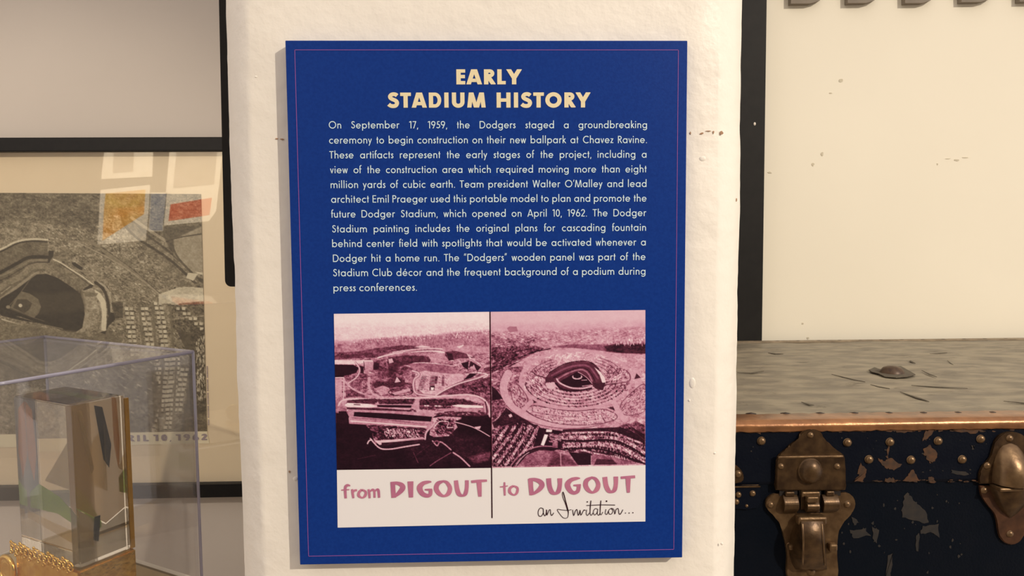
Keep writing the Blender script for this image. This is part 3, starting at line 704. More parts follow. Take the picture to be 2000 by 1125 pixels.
Ln([(690, 892), (720, 925), (740, 900), (770, 915), (815, 955)], 10, 0.66, 0.06); Ln([(830, 975), (880, 1010), (940, 1070)], 12, 0.72, 0.05); Ln([(700, 900), (720, 892), (735, 905)], 10, 0.4); Ln([(815, 975), (720, 1030), (670, 1065)], 6, 0.42, None, True); Ln([(560, 970), (590, 1040)], 5, 0.35); P_([(930, 1010), (1010, 985), (1085, 975), (1085, 1030), (970, 1050)], 0.30, 0.12, soft=5)
Ln([(180, 1010), (300, 985)], 5, 0.18); Ln([(550, 1010), (700, 900)], 5, 0.2)
canvas_mesh('left_photo_print', c, c.finish(PINK, 5), -0.0004, m_print, SG, [(652, 613), (956.5, 609), (958.5, 914), (658, 918)])['label'] = 'pink photo of the stadium site dug out of the hills'
c = Canvas(956, 604, 1261, 914, 1.0, 0.66, 0.14)
c.frame(950, 600, 3.409); P_, Ln = c.poly, c.line
P_([(0, 0), (1200, 0), (1200, 130), (0, 150)], 0.82, 0.015); P_([(0, 100), (1200, 90), (1200, 150), (0, 170)], 0.76, 0.03, soft=10)
P_([(0, 150), (500, 150), (1200, 120), (1200, 300), (0, 300)], 0.66, 0.11, soft=8)
P_([(130, 125), (150, 112), (195, 115), (205, 145), (150, 155)], 0.55, 0.02); P_([(25, 160), (48, 160), (48, 185), (25, 185)], 0.35, 0.02)
P_([(25, 190), (200, 180), (330, 190), (300, 250), (200, 260), (25, 290)], 0.5, 0.16, soft=5); c.cars([(25, 150), (1058, 140), (1058, 270), (25, 250)], 900, (0.45, 0.9), 5, 12, 0, 3)
P_([(25, 250), (300, 240), (380, 262), (300, 320), (180, 380), (25, 440)], 0.42, 0.2); Ln([(25, 325), (150, 290), (300, 262)], 8, 0.2); Ln([(25, 395), (160, 345), (300, 290), (420, 265)], 10, 0.2); Ln([(25, 430), (170, 360), (330, 300)], 8, 0.7); Ln([(25, 480), (120, 400), (220, 345)], 10, 0.24)
c.cars([(25, 260), (200, 260), (160, 370), (25, 420)], 300, (0.1, 0.35), 6, 20, -0.4, 4)
P_([(420, 255), (560, 238), (800, 242), (1100, 232), (1100, 310), (960, 306), (860, 300), (720, 280), (600, 270)], 0.42, 0.08, soft=2); P_([(780, 255), (860, 240), (960, 246), (1100, 240), (1100, 308), (900, 302), (800, 285)], 0.17, 0.07, soft=2)
c.cars([(800, 235), (1058, 190), (1058, 245)], 90, (0.85, 1), 5, 10, 1.5, 6)
P_([(330, 285), (560, 262), (700, 276), (860, 302), (1100, 318), (1100, 420), (25, 480), (120, 400)], 0.72, 0.10, soft=1)
P_([(25, 440), (130, 390), (250, 380), (250, 520), (25, 600)], 0.5, 0.22)
for (cx_, cy_, rx_, ry_, a0, a1, wd, L) in [(560, 528, 455, 262, -22, 202, 50, 0.74)]:
    Ln(c.ell(cx_, cy_, rx_, ry_, a0, a1), wd, L, 0.04)
Ln(c.ell(560, 520, 428, 236, 20, 160), 4, 0.5); Ln(c.ell(560, 520, 484, 290, 60, 175), 5, 0.4)
P_(c.ell(590, 480, 372, 206), 0.74, 0.13)
Ln(c.ell(590, 480, 372, 200), 24, 0.72, 0.03)
for k in range(7):
    rx_, ry_ = 345-k*34, 176-k*20
    Ln(c.ell(592, 484, rx_, ry_, 8, 172), 3.5, 0.42, None, op=0.8)
    for j in range(int(60-k*5)):
        a = math.radians(random.uniform(5, 175)); x, y = 592+rx_*math.cos(a), 484+ry_*math.sin(a)
        Ln([(x, y-3), (x+random.uniform(-3, 9), y+4)], 6, random.uniform(0.12, 0.35), None, False)
for k in range(5):
    Ln(c.ell(592, 470, 320-k*30, 150-k*17, 190, 240), 3.5, 0.45, op=0.7); Ln(c.ell(592, 470, 320-k*30, 160-k*17, 300, 350), 3.5, 0.45, op=0.7)
c.cars([(260, 420), (420, 360), (440, 560), (320, 580), (250, 500)], 260, (0.25, 0.5), 6, 8, 1.0, 21); c.cars([(780, 380), (940, 420), (950, 560), (780, 560)], 220, (0.25, 0.5), 6, 8, -0.6, 22)
for x in (440, 480, 520, 560, 600, 640, 680): Ln([(x-30, 340), (x-20, 318), (x+5, 305)], 4, 0.9)
Ln([(300, 420), (330, 445), (385, 460)], 8, 0.3); Ln([(800, 440), (860, 436), (880, 430), (890, 400)], 6, 0.35)
Ln([(785, 515), (880, 505), (950, 490), (955, 450), (930, 420)], 9, 0.38); Ln([(790, 508), (880, 500)], 4, 0.85)
for P in ([(150, 510), (200, 505), (262, 590), (255, 640), (205, 655), (165, 610)], [(900, 640), (980, 560), (1058, 520), (1058, 690), (950, 725), (895, 700)]):
    P_(P, 0.70, 0.08); Ln(P, 7, 0.38, closed=True); c.cars(P, 240, (0.25, 0.5), 6, 8, 1.2 if P[0][0] < 500 else -0.7, 23)
    c.cars(P, 80, (0.85, 0.95), 4, 8, 1.2 if P[0][0] < 500 else -0.7, 24)
P = [(255, 680), (310, 650), (450, 676), (600, 690), (760, 680), (850, 710), (865, 745), (800, 770), (650, 787), (480, 775), (340, 735)]
P_(P, 0.75, 0.07); Ln(P, 7, 0.34, closed=True); Ln([(300, 690), (450, 720), (600, 730), (780, 712)], 4, 0.4); Ln([(320, 712), (450, 748), (600, 760), (820, 738)], 4, 0.4); c.cars(P, 420, (0.15, 0.45), 5, 6, 1.4, 25); c.cars(P, 150, (0.86, 0.95), 5, 12, 0.1, 26)
P_([(285, 635), (300, 608), (330, 628)], 0.25); P_([(805, 672), (850, 660), (852, 690)], 0.12); P_([(985, 480), (1000, 440), (1030, 470)], 0.2)
Ln([(230, 690), (262, 650), (290, 625)], 30, 0.72, 0.03); Ln([(850, 640), (880, 700), (920, 760)], 34, 0.74, 0.03)
# stadium
P_([(385, 495), (385, 462), (410, 430), (470, 395), (545, 362), (640, 352), (700, 366), (745, 405), (778, 450), (790, 500), (770, 552), (730, 545), (700, 520), (560, 560), (480, 545), (455, 505), (440, 490)], 0.26, 0.05)
Ln([(412, 428), (470, 392), (545, 361), (640, 351), (700, 366), (745, 405)], 7, 0.10); Ln([(430, 445), (500, 410), (560, 388), (640, 380), (690, 400), (740, 470)], 14, 0.42, 0.05); Ln([(440, 462), (520, 425), (620, 396), (680, 420), (720, 490)], 6, 0.08); Ln([(470, 470), (540, 432), (620, 410), (670, 432), (700, 490)], 12, 0.52, 0.06)
P_([(485, 485), (560, 445), (605, 420), (655, 455), (700, 505), (640, 530), (540, 528), (500, 510)], 0.09, 0.03); Ln([(462, 470), (486, 500), (560, 532), (640, 536), (700, 520)], 12, 0.80, 0.05); Ln([(455, 500), (500, 540), (590, 553), (695, 538)], 14, 0.12, 0.03)
Ln(c.ell(600, 458, 30, 14, -20, 200), 7, 0.78); Ln([(605, 425), (660, 460), (700, 505)], 5, 0.75); Ln([(630, 482), (665, 480)], 5, 0.8); Ln([(635, 522), (690, 516)], 5, 0.8)
P_([(716, 395), (760, 430), (785, 465), (792, 498), (770, 505), (752, 450)], 0.93, 0.04); P_([(385, 495), (390, 462), (440, 465), (448, 492), (430, 490)], 0.2, 0.04); P_([(385, 500), (446, 492), (455, 520), (430, 545), (395, 530)], 0.80, 0.05); P_([(710, 500), (790, 500), (775, 552), (720, 535)], 0.16, 0.03)
# lower lots
P_([(25, 600), (60, 585), (110, 620), (120, 660), (60, 740), (25, 755)], 0.40, 0.24); Ln([(60, 520), (95, 560), (120, 630), (100, 690), (40, 750)], 6, 0.72); P_([(25, 510), (60, 540), (100, 600), (25, 610)], 0.1, 0.04); P_([(120, 660), (160, 690), (210, 720), (330, 790), (200, 760), (40, 800), (25, 760), (60, 740)], 0.14, 0.07); P_([(135, 710), (155, 702), (162, 720), (145, 728)], 0.8)
P_([(25, 810), (200, 758), (330, 780), (350, 800), (500, 830), (490, 940), (200, 1062), (25, 1062)], 0.12, 0.06)
for k in range(7):
    x0, y0, x1, y1 = 75+k*52, 790-k*2+max(0, k-3)*8, -125+k*60, 1050
    if k == 6: x0, y0, x1, y1 = 360, 830, 300, 930
    wd = 24-k*0.3
    Ln([(x0, y0), ((x0+x1)/2+6, (y0+y1)/2), (x1, y1)], wd, 0.55, 0.24)
c.cars([(25, 810), (200, 762), (340, 790), (300, 940), (100, 1062), (25, 1062)], 420, (0.70, 0.92), 5, 6, 1.3, 31); c.cars([(25, 810), (200, 762), (340, 790), (300, 940), (100, 1062), (25, 1062)], 260, (0.08, 0.2), 5, 6, 1.3, 32)
P_([(340, 800), (500, 826), (490, 945), (300, 938)], 0.08, 0.04); P_([(378, 846), (402, 850), (372, 925), (352, 918)], 1.0, 0.01); P_([(390, 812), (430, 815), (425, 832), (388, 830)], 0.98); P_([(432, 900), (468, 898), (466, 940), (430, 938)], 0.5, 0.1); c.cars([(405, 840), (490, 845), (480, 900), (400, 900)], 60, (0.6, 0.9), 5, 16, 0, 33)
P_([(500, 815), (880, 805), (960, 790), (1058, 830), (1058, 1062), (700, 1000), (480, 940), (495, 860)], 0.14, 0.06)
for (P, wd) in [([(500, 842), (700, 838), (860, 850), (1058, 930)], 16), ([(505, 870), (700, 875), (880, 890), (1000, 950), (1058, 1000)], 28), ([(510, 925), (650, 920), (760, 920), (900, 950), (1058, 1040)], 30), ([(520, 968), (640, 962), (720, 985), (900, 1020), (1000, 1060)], 16)]:
    Ln(P, wd, 0.66, 0.26)
c.cars([(500, 830), (870, 838), (1058, 930), (1058, 1062), (700, 990), (500, 950)], 900, (0.08, 0.25), 5, 8, 1.5, 34); c.cars([(500, 830), (870, 838), (1058, 930), (1058, 1040), (700, 960), (500, 940)], 560, (0.82, 0.98), 4, 9, 1.5, 35)
Ln([(500, 892), (640, 898), (760, 892), (860, 900), (960, 945), (1058, 1010)], 15, 0.09, 0.03); Ln([(560, 948), (720, 950), (860, 985), (1058, 1062)], 13, 0.09, 0.03); P_([(540, 970), (690, 985), (690, 1062), (600, 1062)], 0.08, 0.03)
P_([(880, 800), (1000, 765), (1058, 800), (1058, 900), (960, 830)], 0.35, 0.2); P_([(960, 800), (1058, 860), (1058, 940)], 0.12, 0.03); Ln([(930, 790), (1058, 900)], 8, 0.2)
P_([(190, 1062), (260, 985), (340, 955), (440, 960), (540, 1000), (600, 1062)], 0.46, 0.10); P_([(440, 965), (540, 1000), (600, 1062), (400, 1062)], 0.30, 0.08, soft=6); Ln([(485, 975), (487, 1062)], 10, 0.62); Ln([(160, 1062), (230, 985), (330, 945), (450, 945), (560, 965)], 13, 0.10, 0.02); Ln([(180, 1062), (245, 985), (335, 945), (450, 947), (545, 962)], 4, 0.92, None, True, (5.5, 3.5)); Ln([(150, 1055), (222, 972), (330, 930), (430, 930)], 9, 0.55)
P_([(700, 985), (860, 1015), (960, 1050), (1058, 1062), (690, 1062)], 0.45, 0.1); P_([(730, 1020), (840, 1030), (870, 1062), (710, 1062)], 0.2, 0.06)
canvas_mesh('right_photo_print', c, c.finish(PINK, 15), -0.0004, m_print, SG, [(957.5, 609), (1260.5, 605.5), (1260.5, 908.5), (960.5, 914)])['label'] = 'pink photo of the finished stadium ringed by parking lots'

# caption card below the pictures
m_card = mat('caption_paper', seen((231, 216, 203)), rough=0.5)
def quad(name, px, y, m, parent, t=0.0002):
    bm = bmesh.new(); bm_extrude(bm, [PY(u, v, y) for u, v in px], Vector((0, t, 0))); return bm_obj(name, bm, m, parent)
quad('caption_strip', [(658, 918), (960.3, 914), (961.5, 1024), (659.5, 1030.5)], -0.0004, m_card, SG)['label'] = 'cream strip lettered from DIGOUT'
quad('caption_strip', [(960.3, 914), (1260.7, 908.5), (1260.5, 1018.5), (961.5, 1024)], -0.0004, m_card, SG)['label'] = 'cream strip lettered to DUGOUT an Invitation'
m_dark = mat('dark_maroon_ink', seen((44, 10, 18)), rough=0.5, spec=0.1)
quad('divider_line', [(956.0, 609), (958.2, 609), (962.2, 1012), (959.8, 1012)], -0.0006, m_dark, SG)
m_rose = mat('rose_ink', seen((172, 96, 118)), seen((190, 112, 128)), 60, 0.5)
def hand(name, ox, oy, sc, strokes, m, y=-0.0007, polys=None):
    out = []
    for st in strokes:
        P = [(p[0], p[1], p[2]) for p in st]
        Q = spline(P, 6) if len(P) > 2 else P
        for q in stroke_polys([(a, b) for a, b, _ in Q], 1, [max(7.5, k) for _, _, k in Q]): out.append(q)
    for q in (polys or []): out.append(q)
    o2 = []
    for q in out:
        W = [PY(ox+a/sc, oy+b/sc, y) for a, b in q]; o2.append([(p.x, p.z) for p in W])
    return flat_mesh(name, o2, y, m, SG)
hand('hand_lettering', 655, 920, 6.557, [
    [(190, 190, 16), (165, 182, 30), (140, 190, 36), (126, 225, 36), (132, 350, 32)], [(75, 245, 14), (130, 240, 16), (180, 238, 12)],
    [(215, 232, 28), (222, 290, 32), (232, 348, 26)], [(225, 285, 14), (245, 250, 26), (278, 245, 26)],
    [(340, 240, 34), (305, 270, 34), (300, 315, 36), (345, 342, 20), (382, 315, 36), (388, 265, 30), (340, 238, 22)],
    [(425, 232, 26), (435, 290, 30), (440, 348, 26)], [(438, 270, 14), (475, 240, 30), (498, 262, 30), (502, 342, 28)], [(502, 268, 14), (530, 238, 26), (552, 250, 34), (560, 342, 30)],
    [(735, 138, 60), (740, 240, 58), (748, 342, 60)], [(720, 156, 36), (790, 155, 42), (850, 180, 60), (862, 220, 68), (820, 275, 54), (770, 318, 34), (735, 335, 20)],
    [(962, 132, 76), (965, 230, 66), (970, 338, 54)],
    [(1230, 138, 14), (1190, 140, 36), (1120, 160, 54), (1080, 215, 72), (1110, 285, 62), (1170, 315, 50), (1215, 300, 46), (1220, 240, 50)], [(1145, 238, 18), (1190, 238, 26), (1240, 238, 26)],
    [(1385, 130, 26), (1315, 160, 56), (1292, 225, 62), (1330, 290, 54), (1392, 320, 30), (1450, 285, 56), (1468, 215, 54), (1430, 150, 44), (1385, 130, 26)],
    [(1545, 120, 52), (1560, 230, 58), (1585, 295, 56), (1630, 315, 30), (1665, 290, 50), (1682, 220, 48), (1685, 118, 48)],
    [(1740, 138, 34), (1840, 128, 36), (1942, 122, 28)], [(1840, 130, 66), (1846, 230, 56), (1852, 328, 42)]], m_rose)['label'] = 'rose brush lettering from DIGOUT'
hand('hand_lettering', 955, 920, 6.515, [
    [(198, 142, 20), (198, 220, 28), (202, 312, 22)], [(140, 202, 14), (190, 198, 16), (240, 188, 12)],
    [(310, 190, 30), (268, 220, 34), (266, 270, 36), (318, 305, 20), (356, 275, 32), (362, 215, 30), (310, 188, 20)],
    [(528, 98, 64), (534, 200, 58), (545, 305, 58)], [(510, 112, 40), (580, 108, 44), (650, 135, 60), (676, 180, 64), (640, 235, 54), (580, 280, 36), (530, 300, 22)],
    [(760, 92, 62), (770, 190, 60), (800, 265, 58), (848, 285, 34), (885, 255, 56), (902, 180, 52), (902, 92, 62)],
    [(1160, 92, 14), (1110, 95, 40), (1040, 118, 54), (1000, 175, 70), (1030, 245, 62), (1080, 278, 46), (1130, 255, 48), (1145, 190, 50)], [(1075, 182, 18), (1120, 182, 28), (1170, 178, 26)],
    [(1310, 82, 28), (1245, 120, 56), (1230, 180, 60), (1262, 240, 54), (1318, 272, 30), (1372, 235, 56), (1392, 170, 54), (1360, 105, 44), (1310, 82, 28)],
    [(1475, 75, 60), (1490, 180, 60), (1520, 245, 58), (1560, 265, 34), (1598, 240, 52), (1615, 170, 52), (1615, 70, 58)],
    [(1678, 85, 32), (1770, 78, 34), (1860, 72, 36)], [(1772, 80, 64), (1772, 180, 54), (1775, 275, 38)]], m_rose)['label'] = 'rose brush lettering to DUGOUT'
ad = lambda P, w0=9: [(x, y, w0) for x, y in P]
hand('script_lettering', 955, 920, 6.515, [
    ad([(690, 480), (655, 470), (628, 510), (632, 565), (665, 575), (692, 530), (690, 480), (695, 540), (712, 570), (728, 540), (732, 490)]),
    ad([(735, 495), (738, 560), (765, 500), (782, 495), (785, 540), (800, 565), (825, 530)]),
    [(1000, 500, 9), (975, 420, 7), (940, 330, 6), (935, 280, 7), (945, 268, 8), (955, 300, 12), (980, 400, 12), (1005, 500, 14), (1010, 540, 10), (1000, 590, 6), (960, 600, 6), (920, 570, 6), (870, 492, 5), (930, 495, 5), (1000, 500, 6), (1050, 490, 6)],
    ad([(1065, 492), (1078, 565), (1100, 510), (1120, 490), (1135, 560), (1150, 540), (1160, 500), (1170, 560), (1200, 510), (1210, 495), (1230, 500)]),
    ad([(1245, 490), (1238, 540), (1255, 565), (1280, 530)], 8), [(1298, 375, 11), (1290, 450, 12), (1288, 540, 9), (1305, 562, 7), (1325, 530, 6)],
    ad([(1380, 485), (1350, 480), (1328, 520), (1345, 560), (1375, 530), (1385, 485), (1380, 545), (1400, 562), (1415, 530)], 8), [(1425, 375, 11), (1418, 450, 12), (1415, 540, 9), (1430, 555, 7), (1450, 520, 6)],
    ad([(1490, 485), (1480, 535), (1500, 552), (1520, 510)], 8), ad([(1555, 475), (1525, 500), (1530, 545), (1560, 545), (1578, 505), (1555, 475), (1590, 490), (1600, 550)], 8), ad([(1605, 545), (1618, 490), (1645, 480), (1655, 540), (1675, 545), (1705, 490)]),
    [(1240, 438, 8), (1420, 430, 9), (1605, 432, 9)]], m_dark,
    polys=[[(x+r*math.cos(a*PI/4), y+r*math.sin(a*PI/4)) for a in range(8)] for x, y, r in [(1252, 392, 9), (1496, 384, 11), (1738, 535, 7), (1784, 534, 8), (1832, 530, 8)]])['label'] = 'dark script reading an Invitation'

# ================================================================== left niche: framed aerial picture
SHD = (0.70, 0.63, 0.54)
YF = YB-0.022                                # front of the frame rails
m_frame = mat('black_frame_wood', (14, 13, 14), (20, 18, 18), 90, 0.5, spec=0.2)
m_mat = mat('cream_mat_board', seen((200, 175, 140), SHD), seen((204, 180, 145), SHD), 5, 0.75)
gl = PY(-330, 267, YF).x; gr = PY(530, 267, YF).x
zt, zb = (PY(0, 267, YF).z+PY(430, 269, YF).z)/2, (PY(259, 975, YF).z+PY(472, 970.5, YF).z)/2
FW = PY(300, 268, YF).z-PY(300, 295, YF).z
PC = empty('framed_picture', ((gl+gr)/2, YB, zb), 'large black framed aerial photograph with cream mat, hanging on the grey wall', 'framed picture')
def rail(pts, name='frame_rail'):
    bm = bmesh.new(); bm_extrude(bm, [Vector((x, YB-0.0005, z)) for x, z in pts], Vector((0, YF-YB+0.0005, 0)), 0.0012); bm_obj(name, bm, m_frame, PC)
rail([(gl, zt), (gr, zt), (gr-FW, zt-FW), (gl+FW, zt-FW)]); rail([(gl, zb), (gr, zb), (gr-FW, zb+FW), (gl+FW, zb+FW)])
rail([(gl, zb), (gl, zt), (gl+FW, zt-FW), (gl+FW, zb+FW)]); rail([(gr, zb), (gr, zt), (gr-FW, zt-FW), (gr-FW, zb+FW)])
YM = YB-0.006
box('mat_board', (gl+FW*0.8, YM, zb+FW*0.8), (gr-FW*0.8, YB-0.002, zt-FW*0.8), m_mat, PC)
pm = paint_mat('sepia_photo_print', 0.6)
YPc = YM-0.0008
SEPIA = [(0, (28, 22, 16)), (0.2, (62, 52, 38)), (0.4, (100, 87, 66)), (0.55, (130, 115, 90)), (0.7, (158, 142, 116)), (0.85, (184, 168, 138)), (1, (206, 188, 155))]
SEPIA = [(t, seen(cc, SHD)) for t, cc in SEPIA]
c = Canvas(-110, 378, 402, 844, 1.15, 0.46, 0.13); c.sc = 1; P_, Ln = c.poly, c.line
c.frame(0, 0, 1)
P_([(-120, 370), (420, 370), (420, 470), (200, 470), (100, 440), (-120, 470)], 0.38, 0.12, soft=8); c.cars([(-110, 380), (400, 380), (300, 450), (100, 440), (-110, 460)], 500, (0.22, 0.34), 1.6, 9, 0.25, 3)
P_([(-120, 440), (60, 432), (200, 450), (240, 440), (300, 470), (400, 640), (400, 840), (-120, 840)], 0.49, 0.14, soft=6)
c.cars([(60, 440), (250, 440), (395, 620), (395, 840), (200, 700), (200, 560)], 1500, (0.22, 0.36), 2.2, 3, 0.5, 5); c.cars([(60, 440), (250, 440), (395, 620), (395, 840), (200, 700), (200, 560)], 1100, (0.66, 0.82), 2.0, 2.5, 0.5, 6)
# roads running down to the right
for pts, wd, L in [([(240, 420), (250, 440), (275, 465), (330, 500), (370, 535), (400, 565)], 6, 0.20), ([(258, 422), (290, 455), (330, 485), (365, 515), (400, 548)], 5, 0.24), ([(262, 424), (300, 450), (345, 480), (400, 530)], 7, 0.62),
                   ([(180, 470), (250, 520), (310, 570), (350, 620)], 8, 0.50), ([(200, 480), (260, 522), (320, 575)], 1.6, 0.28), ([(150, 470), (230, 510), (300, 560), (340, 600), (380, 650)], 3, 0.62), ([(345, 560), (375, 590), (400, 615)], 5, 0.2)]:
    Ln(pts, wd, L, 0.06)
P_([(205, 420), (240, 418), (242, 452), (250, 470), (290, 500), (300, 520), (210, 480)], 0.52, 0.22, soft=3)
P_([(318, 440), (405, 440), (405, 500), (370, 480), (345, 500), (330, 470)], 0.28, 0.07, soft=2); P_([(345, 465), (402, 440), (402, 520), (395, 540), (365, 520), (345, 495)], 0.60, 0.06, soft=2); Ln([(330, 470), (355, 462), (400, 455)], 3, 0.22); Ln([(340, 470), (352, 500), (385, 535), (400, 545)], 5, 0.25)
P_([(372, 530), (392, 532), (382, 546), (368, 540)], 0.86, 0.02); P_([(385, 528), (402, 530), (402, 536)], 0.9)
P_([(312, 572), (360, 556), (402, 560), (402, 588), (350, 590), (312, 590)], 0.84, 0.08); c.cars([(318, 556), (402, 552), (402, 560)], 20, (0.4, 0.5), 4, 8, 0, 7)
P_([(330, 592), (402, 586), (402, 680), (340, 640)], 0.36, 0.16, soft=2); Ln([(325, 622), (402, 614)], 4, 0.58); Ln([(350, 660), (402, 640)], 6, 0.3); P_([(345, 640), (402, 655), (402, 700), (370, 695)], 0.28, 0.06)
# blocks of houses, columns of white roofs
for (x0, y0, x1, y1) in [(252, 600, 262, 690), (284, 600, 294, 680), (312, 590, 326, 700), (345, 590, 402, 640), (300, 700, 330, 790), (332, 700, 318, 800), (345, 690, 325, 835), (360, 720, 345, 800), (392, 690, 388, 780), (300, 800, 290, 842), (272, 715, 300, 740)]:
    n = int(abs(y1-y0)/9)+1
    for k in range(n):
        t = k/max(1, n-1); x, y = x0+(x1-x0)*t, y0+(y1-y0)*t
        for q in (-5, 4): 
            a = random.uniform(-1.5, 1.5); P_([(x+q-3+a, y-3), (x+q+4+a, y-2.5), (x+q+3+a, y+3), (x+q-3.5+a, y+2.5)], random.uniform(0.72, 0.92), 0.03); P_([(x+q-3+a, y+3), (x+q+3+a, y+3.4), (x+q+3, y+5.2), (x+q-3, y+5)], 0.2, 0.02)
for pts in ([(273, 590), (280, 690)], [(300, 590), (304, 690)], [(335, 600), (340, 690)], [(318, 700), (305, 842)], [(345, 700), (333, 842)]): Ln(pts, 6, 0.42, 0.05, False)
P_([(262, 700), (300, 700), (310, 790), (290, 843), (230, 843), (150, 760), (0, 745), (0, 700), (200, 690)], 0.36, 0.10, soft=6); c.cars([(-110, 700), (300, 690), (300, 843), (-110, 843)], 300, (0.5, 0.66), 3, 5, 0.6, 8)
P_([(376, 655), (402, 640), (402, 843), (350, 843), (365, 760)], 0.24, 0.12, soft=3); c.cars([(384, 660), (402, 650), (402, 780), (384, 780)], 130, (0.7, 0.9), 2, 4, 1.6, 9)
P_([(-120, 620), (60, 640), (170, 655), (215, 640), (250, 690), (-120, 720)], 0.40, 0.08, soft=3)
# stadium
c.frame(0, 450, 5.357)
P_([(-500, 420), (-200, 300), (0, 205), (160, 120), (330, 90), (500, 95), (512, 160), (500, 290), (500, 400), (380, 420), (0, 690), (-500, 900)], 0.38, 0.08)
Ln([(-500, 360), (-200, 240), (0, 190), (170, 112), (330, 84), (505, 88)], 22, 0.86, 0.04); Ln([(-500, 400), (-200, 270), (0, 215), (180, 130), (330, 105), (500, 112)], 18, 0.12, 0.03)
Ln([(-500, 620), (-200, 520), (0, 425), (180, 330), (310, 270), (505, 268)], 34, 0.08, 0.03); Ln([(-400, 640), (0, 505), (200, 400), (330, 330), (500, 320)], 10, 0.16, 0.04); Ln([(-400, 590), (0, 460), (200, 370), (320, 305), (500, 300)], 20, 0.48, 0.04)
Ln([(-300, 800), (0, 570), (200, 470), (340, 370), (490, 355)], 60, 0.50, 0.07); Ln([(-300, 900), (0, 690), (160, 580), (330, 460), (400, 425)], 26, 0.58, 0.05); Ln([(0, 640), (100, 570)], 8, 0.75)
P_([(515, 200), (570, 205), (560, 260), (530, 300), (510, 380), (495, 380), (505, 270)], 0.10, 0.03); Ln([(512, 110), (508, 200)], 5, 0.7)
P_([(500, 330), (560, 310), (640, 330), (720, 370), (840, 450), (960, 550), (880, 620), (820, 610), (700, 520), (560, 440), (480, 400)], 0.46, 0.10)
Ln([(560, 290), (640, 325), (740, 390), (860, 465), (980, 555)], 15, 0.90, 0.04); Ln([(640, 345), (740, 405), (850, 485), (950, 560)], 8, 0.22, 0.04); P_([(755, 320), (790, 322), (872, 375), (865, 402), (835, 395), (760, 345)], 0.08, 0.02)
Ln([(850, 420), (900, 460)], 14, 0.25); P_([(870, 600), (950, 545), (985, 560), (960, 590), (880, 622)], 0.12, 0.03)
P_([(860, 620), (960, 585), (1040, 640), (1100, 740), (1110, 880), (1100, 1040), (1040, 1040), (900, 1000), (860, 1040), (880, 880), (890, 720)], 0.60, 0.12)
P_([(990, 600), (1050, 640), (1105, 720), (1112, 850), (1100, 1045), (1050, 1020), (1065, 860), (1050, 740), (1010, 680)], 0.90, 0.04); Ln([(1020, 720), (1050, 860), (1020, 1020)], 22, 0.50, 0.12)
Ln([(1000, 530), (1060, 570), (1105, 640), (1130, 740), (1140, 860)], 30, 0.14, 0.05); Ln([(1040, 530), (1120, 590), (1160, 700), (1160, 830)], 18, 0.66, 0.05); P_([(1160, 840), (1210, 850), (1200, 920), (1130, 980), (1090, 1070), (1040, 1045), (1105, 1030), (1120, 900)], 0.10, 0.04); P_([(1165, 740), (1290, 730), (1286, 900), (1200, 900)], 0.26, 0.08)
P_([(860, 620), (1030, 640), (1010, 670), (880, 680)], 0.45, 0.06); P_([(830, 620), (880, 640), (915, 760), (912, 900), (880, 1040), (820, 1050), (870, 900), (880, 760)], 0.62, 0.05)
P_([(480, 438), (600, 480), (740, 570), (840, 650), (872, 760), (880, 860), (850, 1000), (780, 1046), (680, 1046), (560, 1000), (400, 955), (200, 880), (0, 850), (-60, 780), (0, 690), (160, 600), (300, 500), (380, 445)], 0.07, 0.03)
P_([(300, 650), (850, 620), (876, 760), (878, 810), (560, 850), (400, 860)], 0.17, 0.03, soft=10)
Ln([(-60, 850), (120, 900), (260, 920), (400, 955), (640, 1010)], 12, 0.42); Ln([(0, 905), (130, 945), (265, 985)], 14, 0.80, 0.04); P_([(-200, 900), (200, 960), (640, 1020), (900, 1060), (900, 1125), (-200, 1125)], 0.42, 0.08, soft=4)
Ln([(80, 770), (200, 640), (330, 470), (370, 440)], 8, 0.40, 0.02, False); Ln([(70, 790), (300, 880), (450, 930)], 8, 0.34, 0.02, False)
P_([(215, 620), (300, 640), (390, 700), (418, 780), (390, 850), (340, 895), (240, 850), (90, 790), (150, 690)], 0.40, 0.04); P_([(170, 700), (270, 700), (325, 745), (300, 800), (240, 845), (120, 790)], 0.22, 0.03); P_(c.ell(200, 765, 20, 18), 0.85, 0.02); P_(c.ell(70, 780, 22, 18), 0.55)
P_([(-80, 780), (40, 800), (160, 880), (380, 945), (200, 920), (0, 870)], 0.08, 0.05)
op = canvas_mesh('photo_print', c, c.finish(SEPIA, 25), YPc, pm, PC, [(-112, 376), (392.5, 379), (404.5, 842.5), (-100, 850)])
m_strip = mat('caption_white', seen((206, 188, 152), SHD), rough=0.7)
def pquad(name, px, y, m, parent, t=0.0004):
    bm = bmesh.new(); bm_extrude(bm, [PY(u, v, y) for u, v in px], Vector((0, t, 0))); return bm_obj(name, bm, m, parent)
pquad('caption_strip', [(-100, 850), (404.5, 842.5), (409, 866), (-96, 876)], YPc, m_strip, PC)
m_grey = mat('caption_grey_ink', seen((128, 110, 112), SHD), rough=0.7)
text_line('APRIL 10, 1962', 205, 405, (863, 859.5), 12.5, 0.25, m_grey, PC, YPc-0.0003, 'caption_text', track=0.12, xs=1.7)
bm = bmesh.new()
for k in range(40):
    v = 716+k*2.9
    if k % 9 == 8: continue
    p = PY(404.5+(v-716)*0.026, v, YPc-0.0002); bm_box(bm, (p.x-0.0012, YPc-0.0002, p.z-0.0006-random.random()*0.0004), (p.x+0.0010, YPc, p.z+0.0006))
tag(bm_obj('fine_print', bm, m_grey, PC), kind='stuff')
m_pane = clear_mat('picture_glass', (0.98, 0.98, 0.97), 0.09)
box('glass_pane', (gl+FW*0.9, YB-0.0125, zb+FW*0.9), (gr-FW*0.9, YB-0.0105, zt-FW*0.9), m_pane, PC)

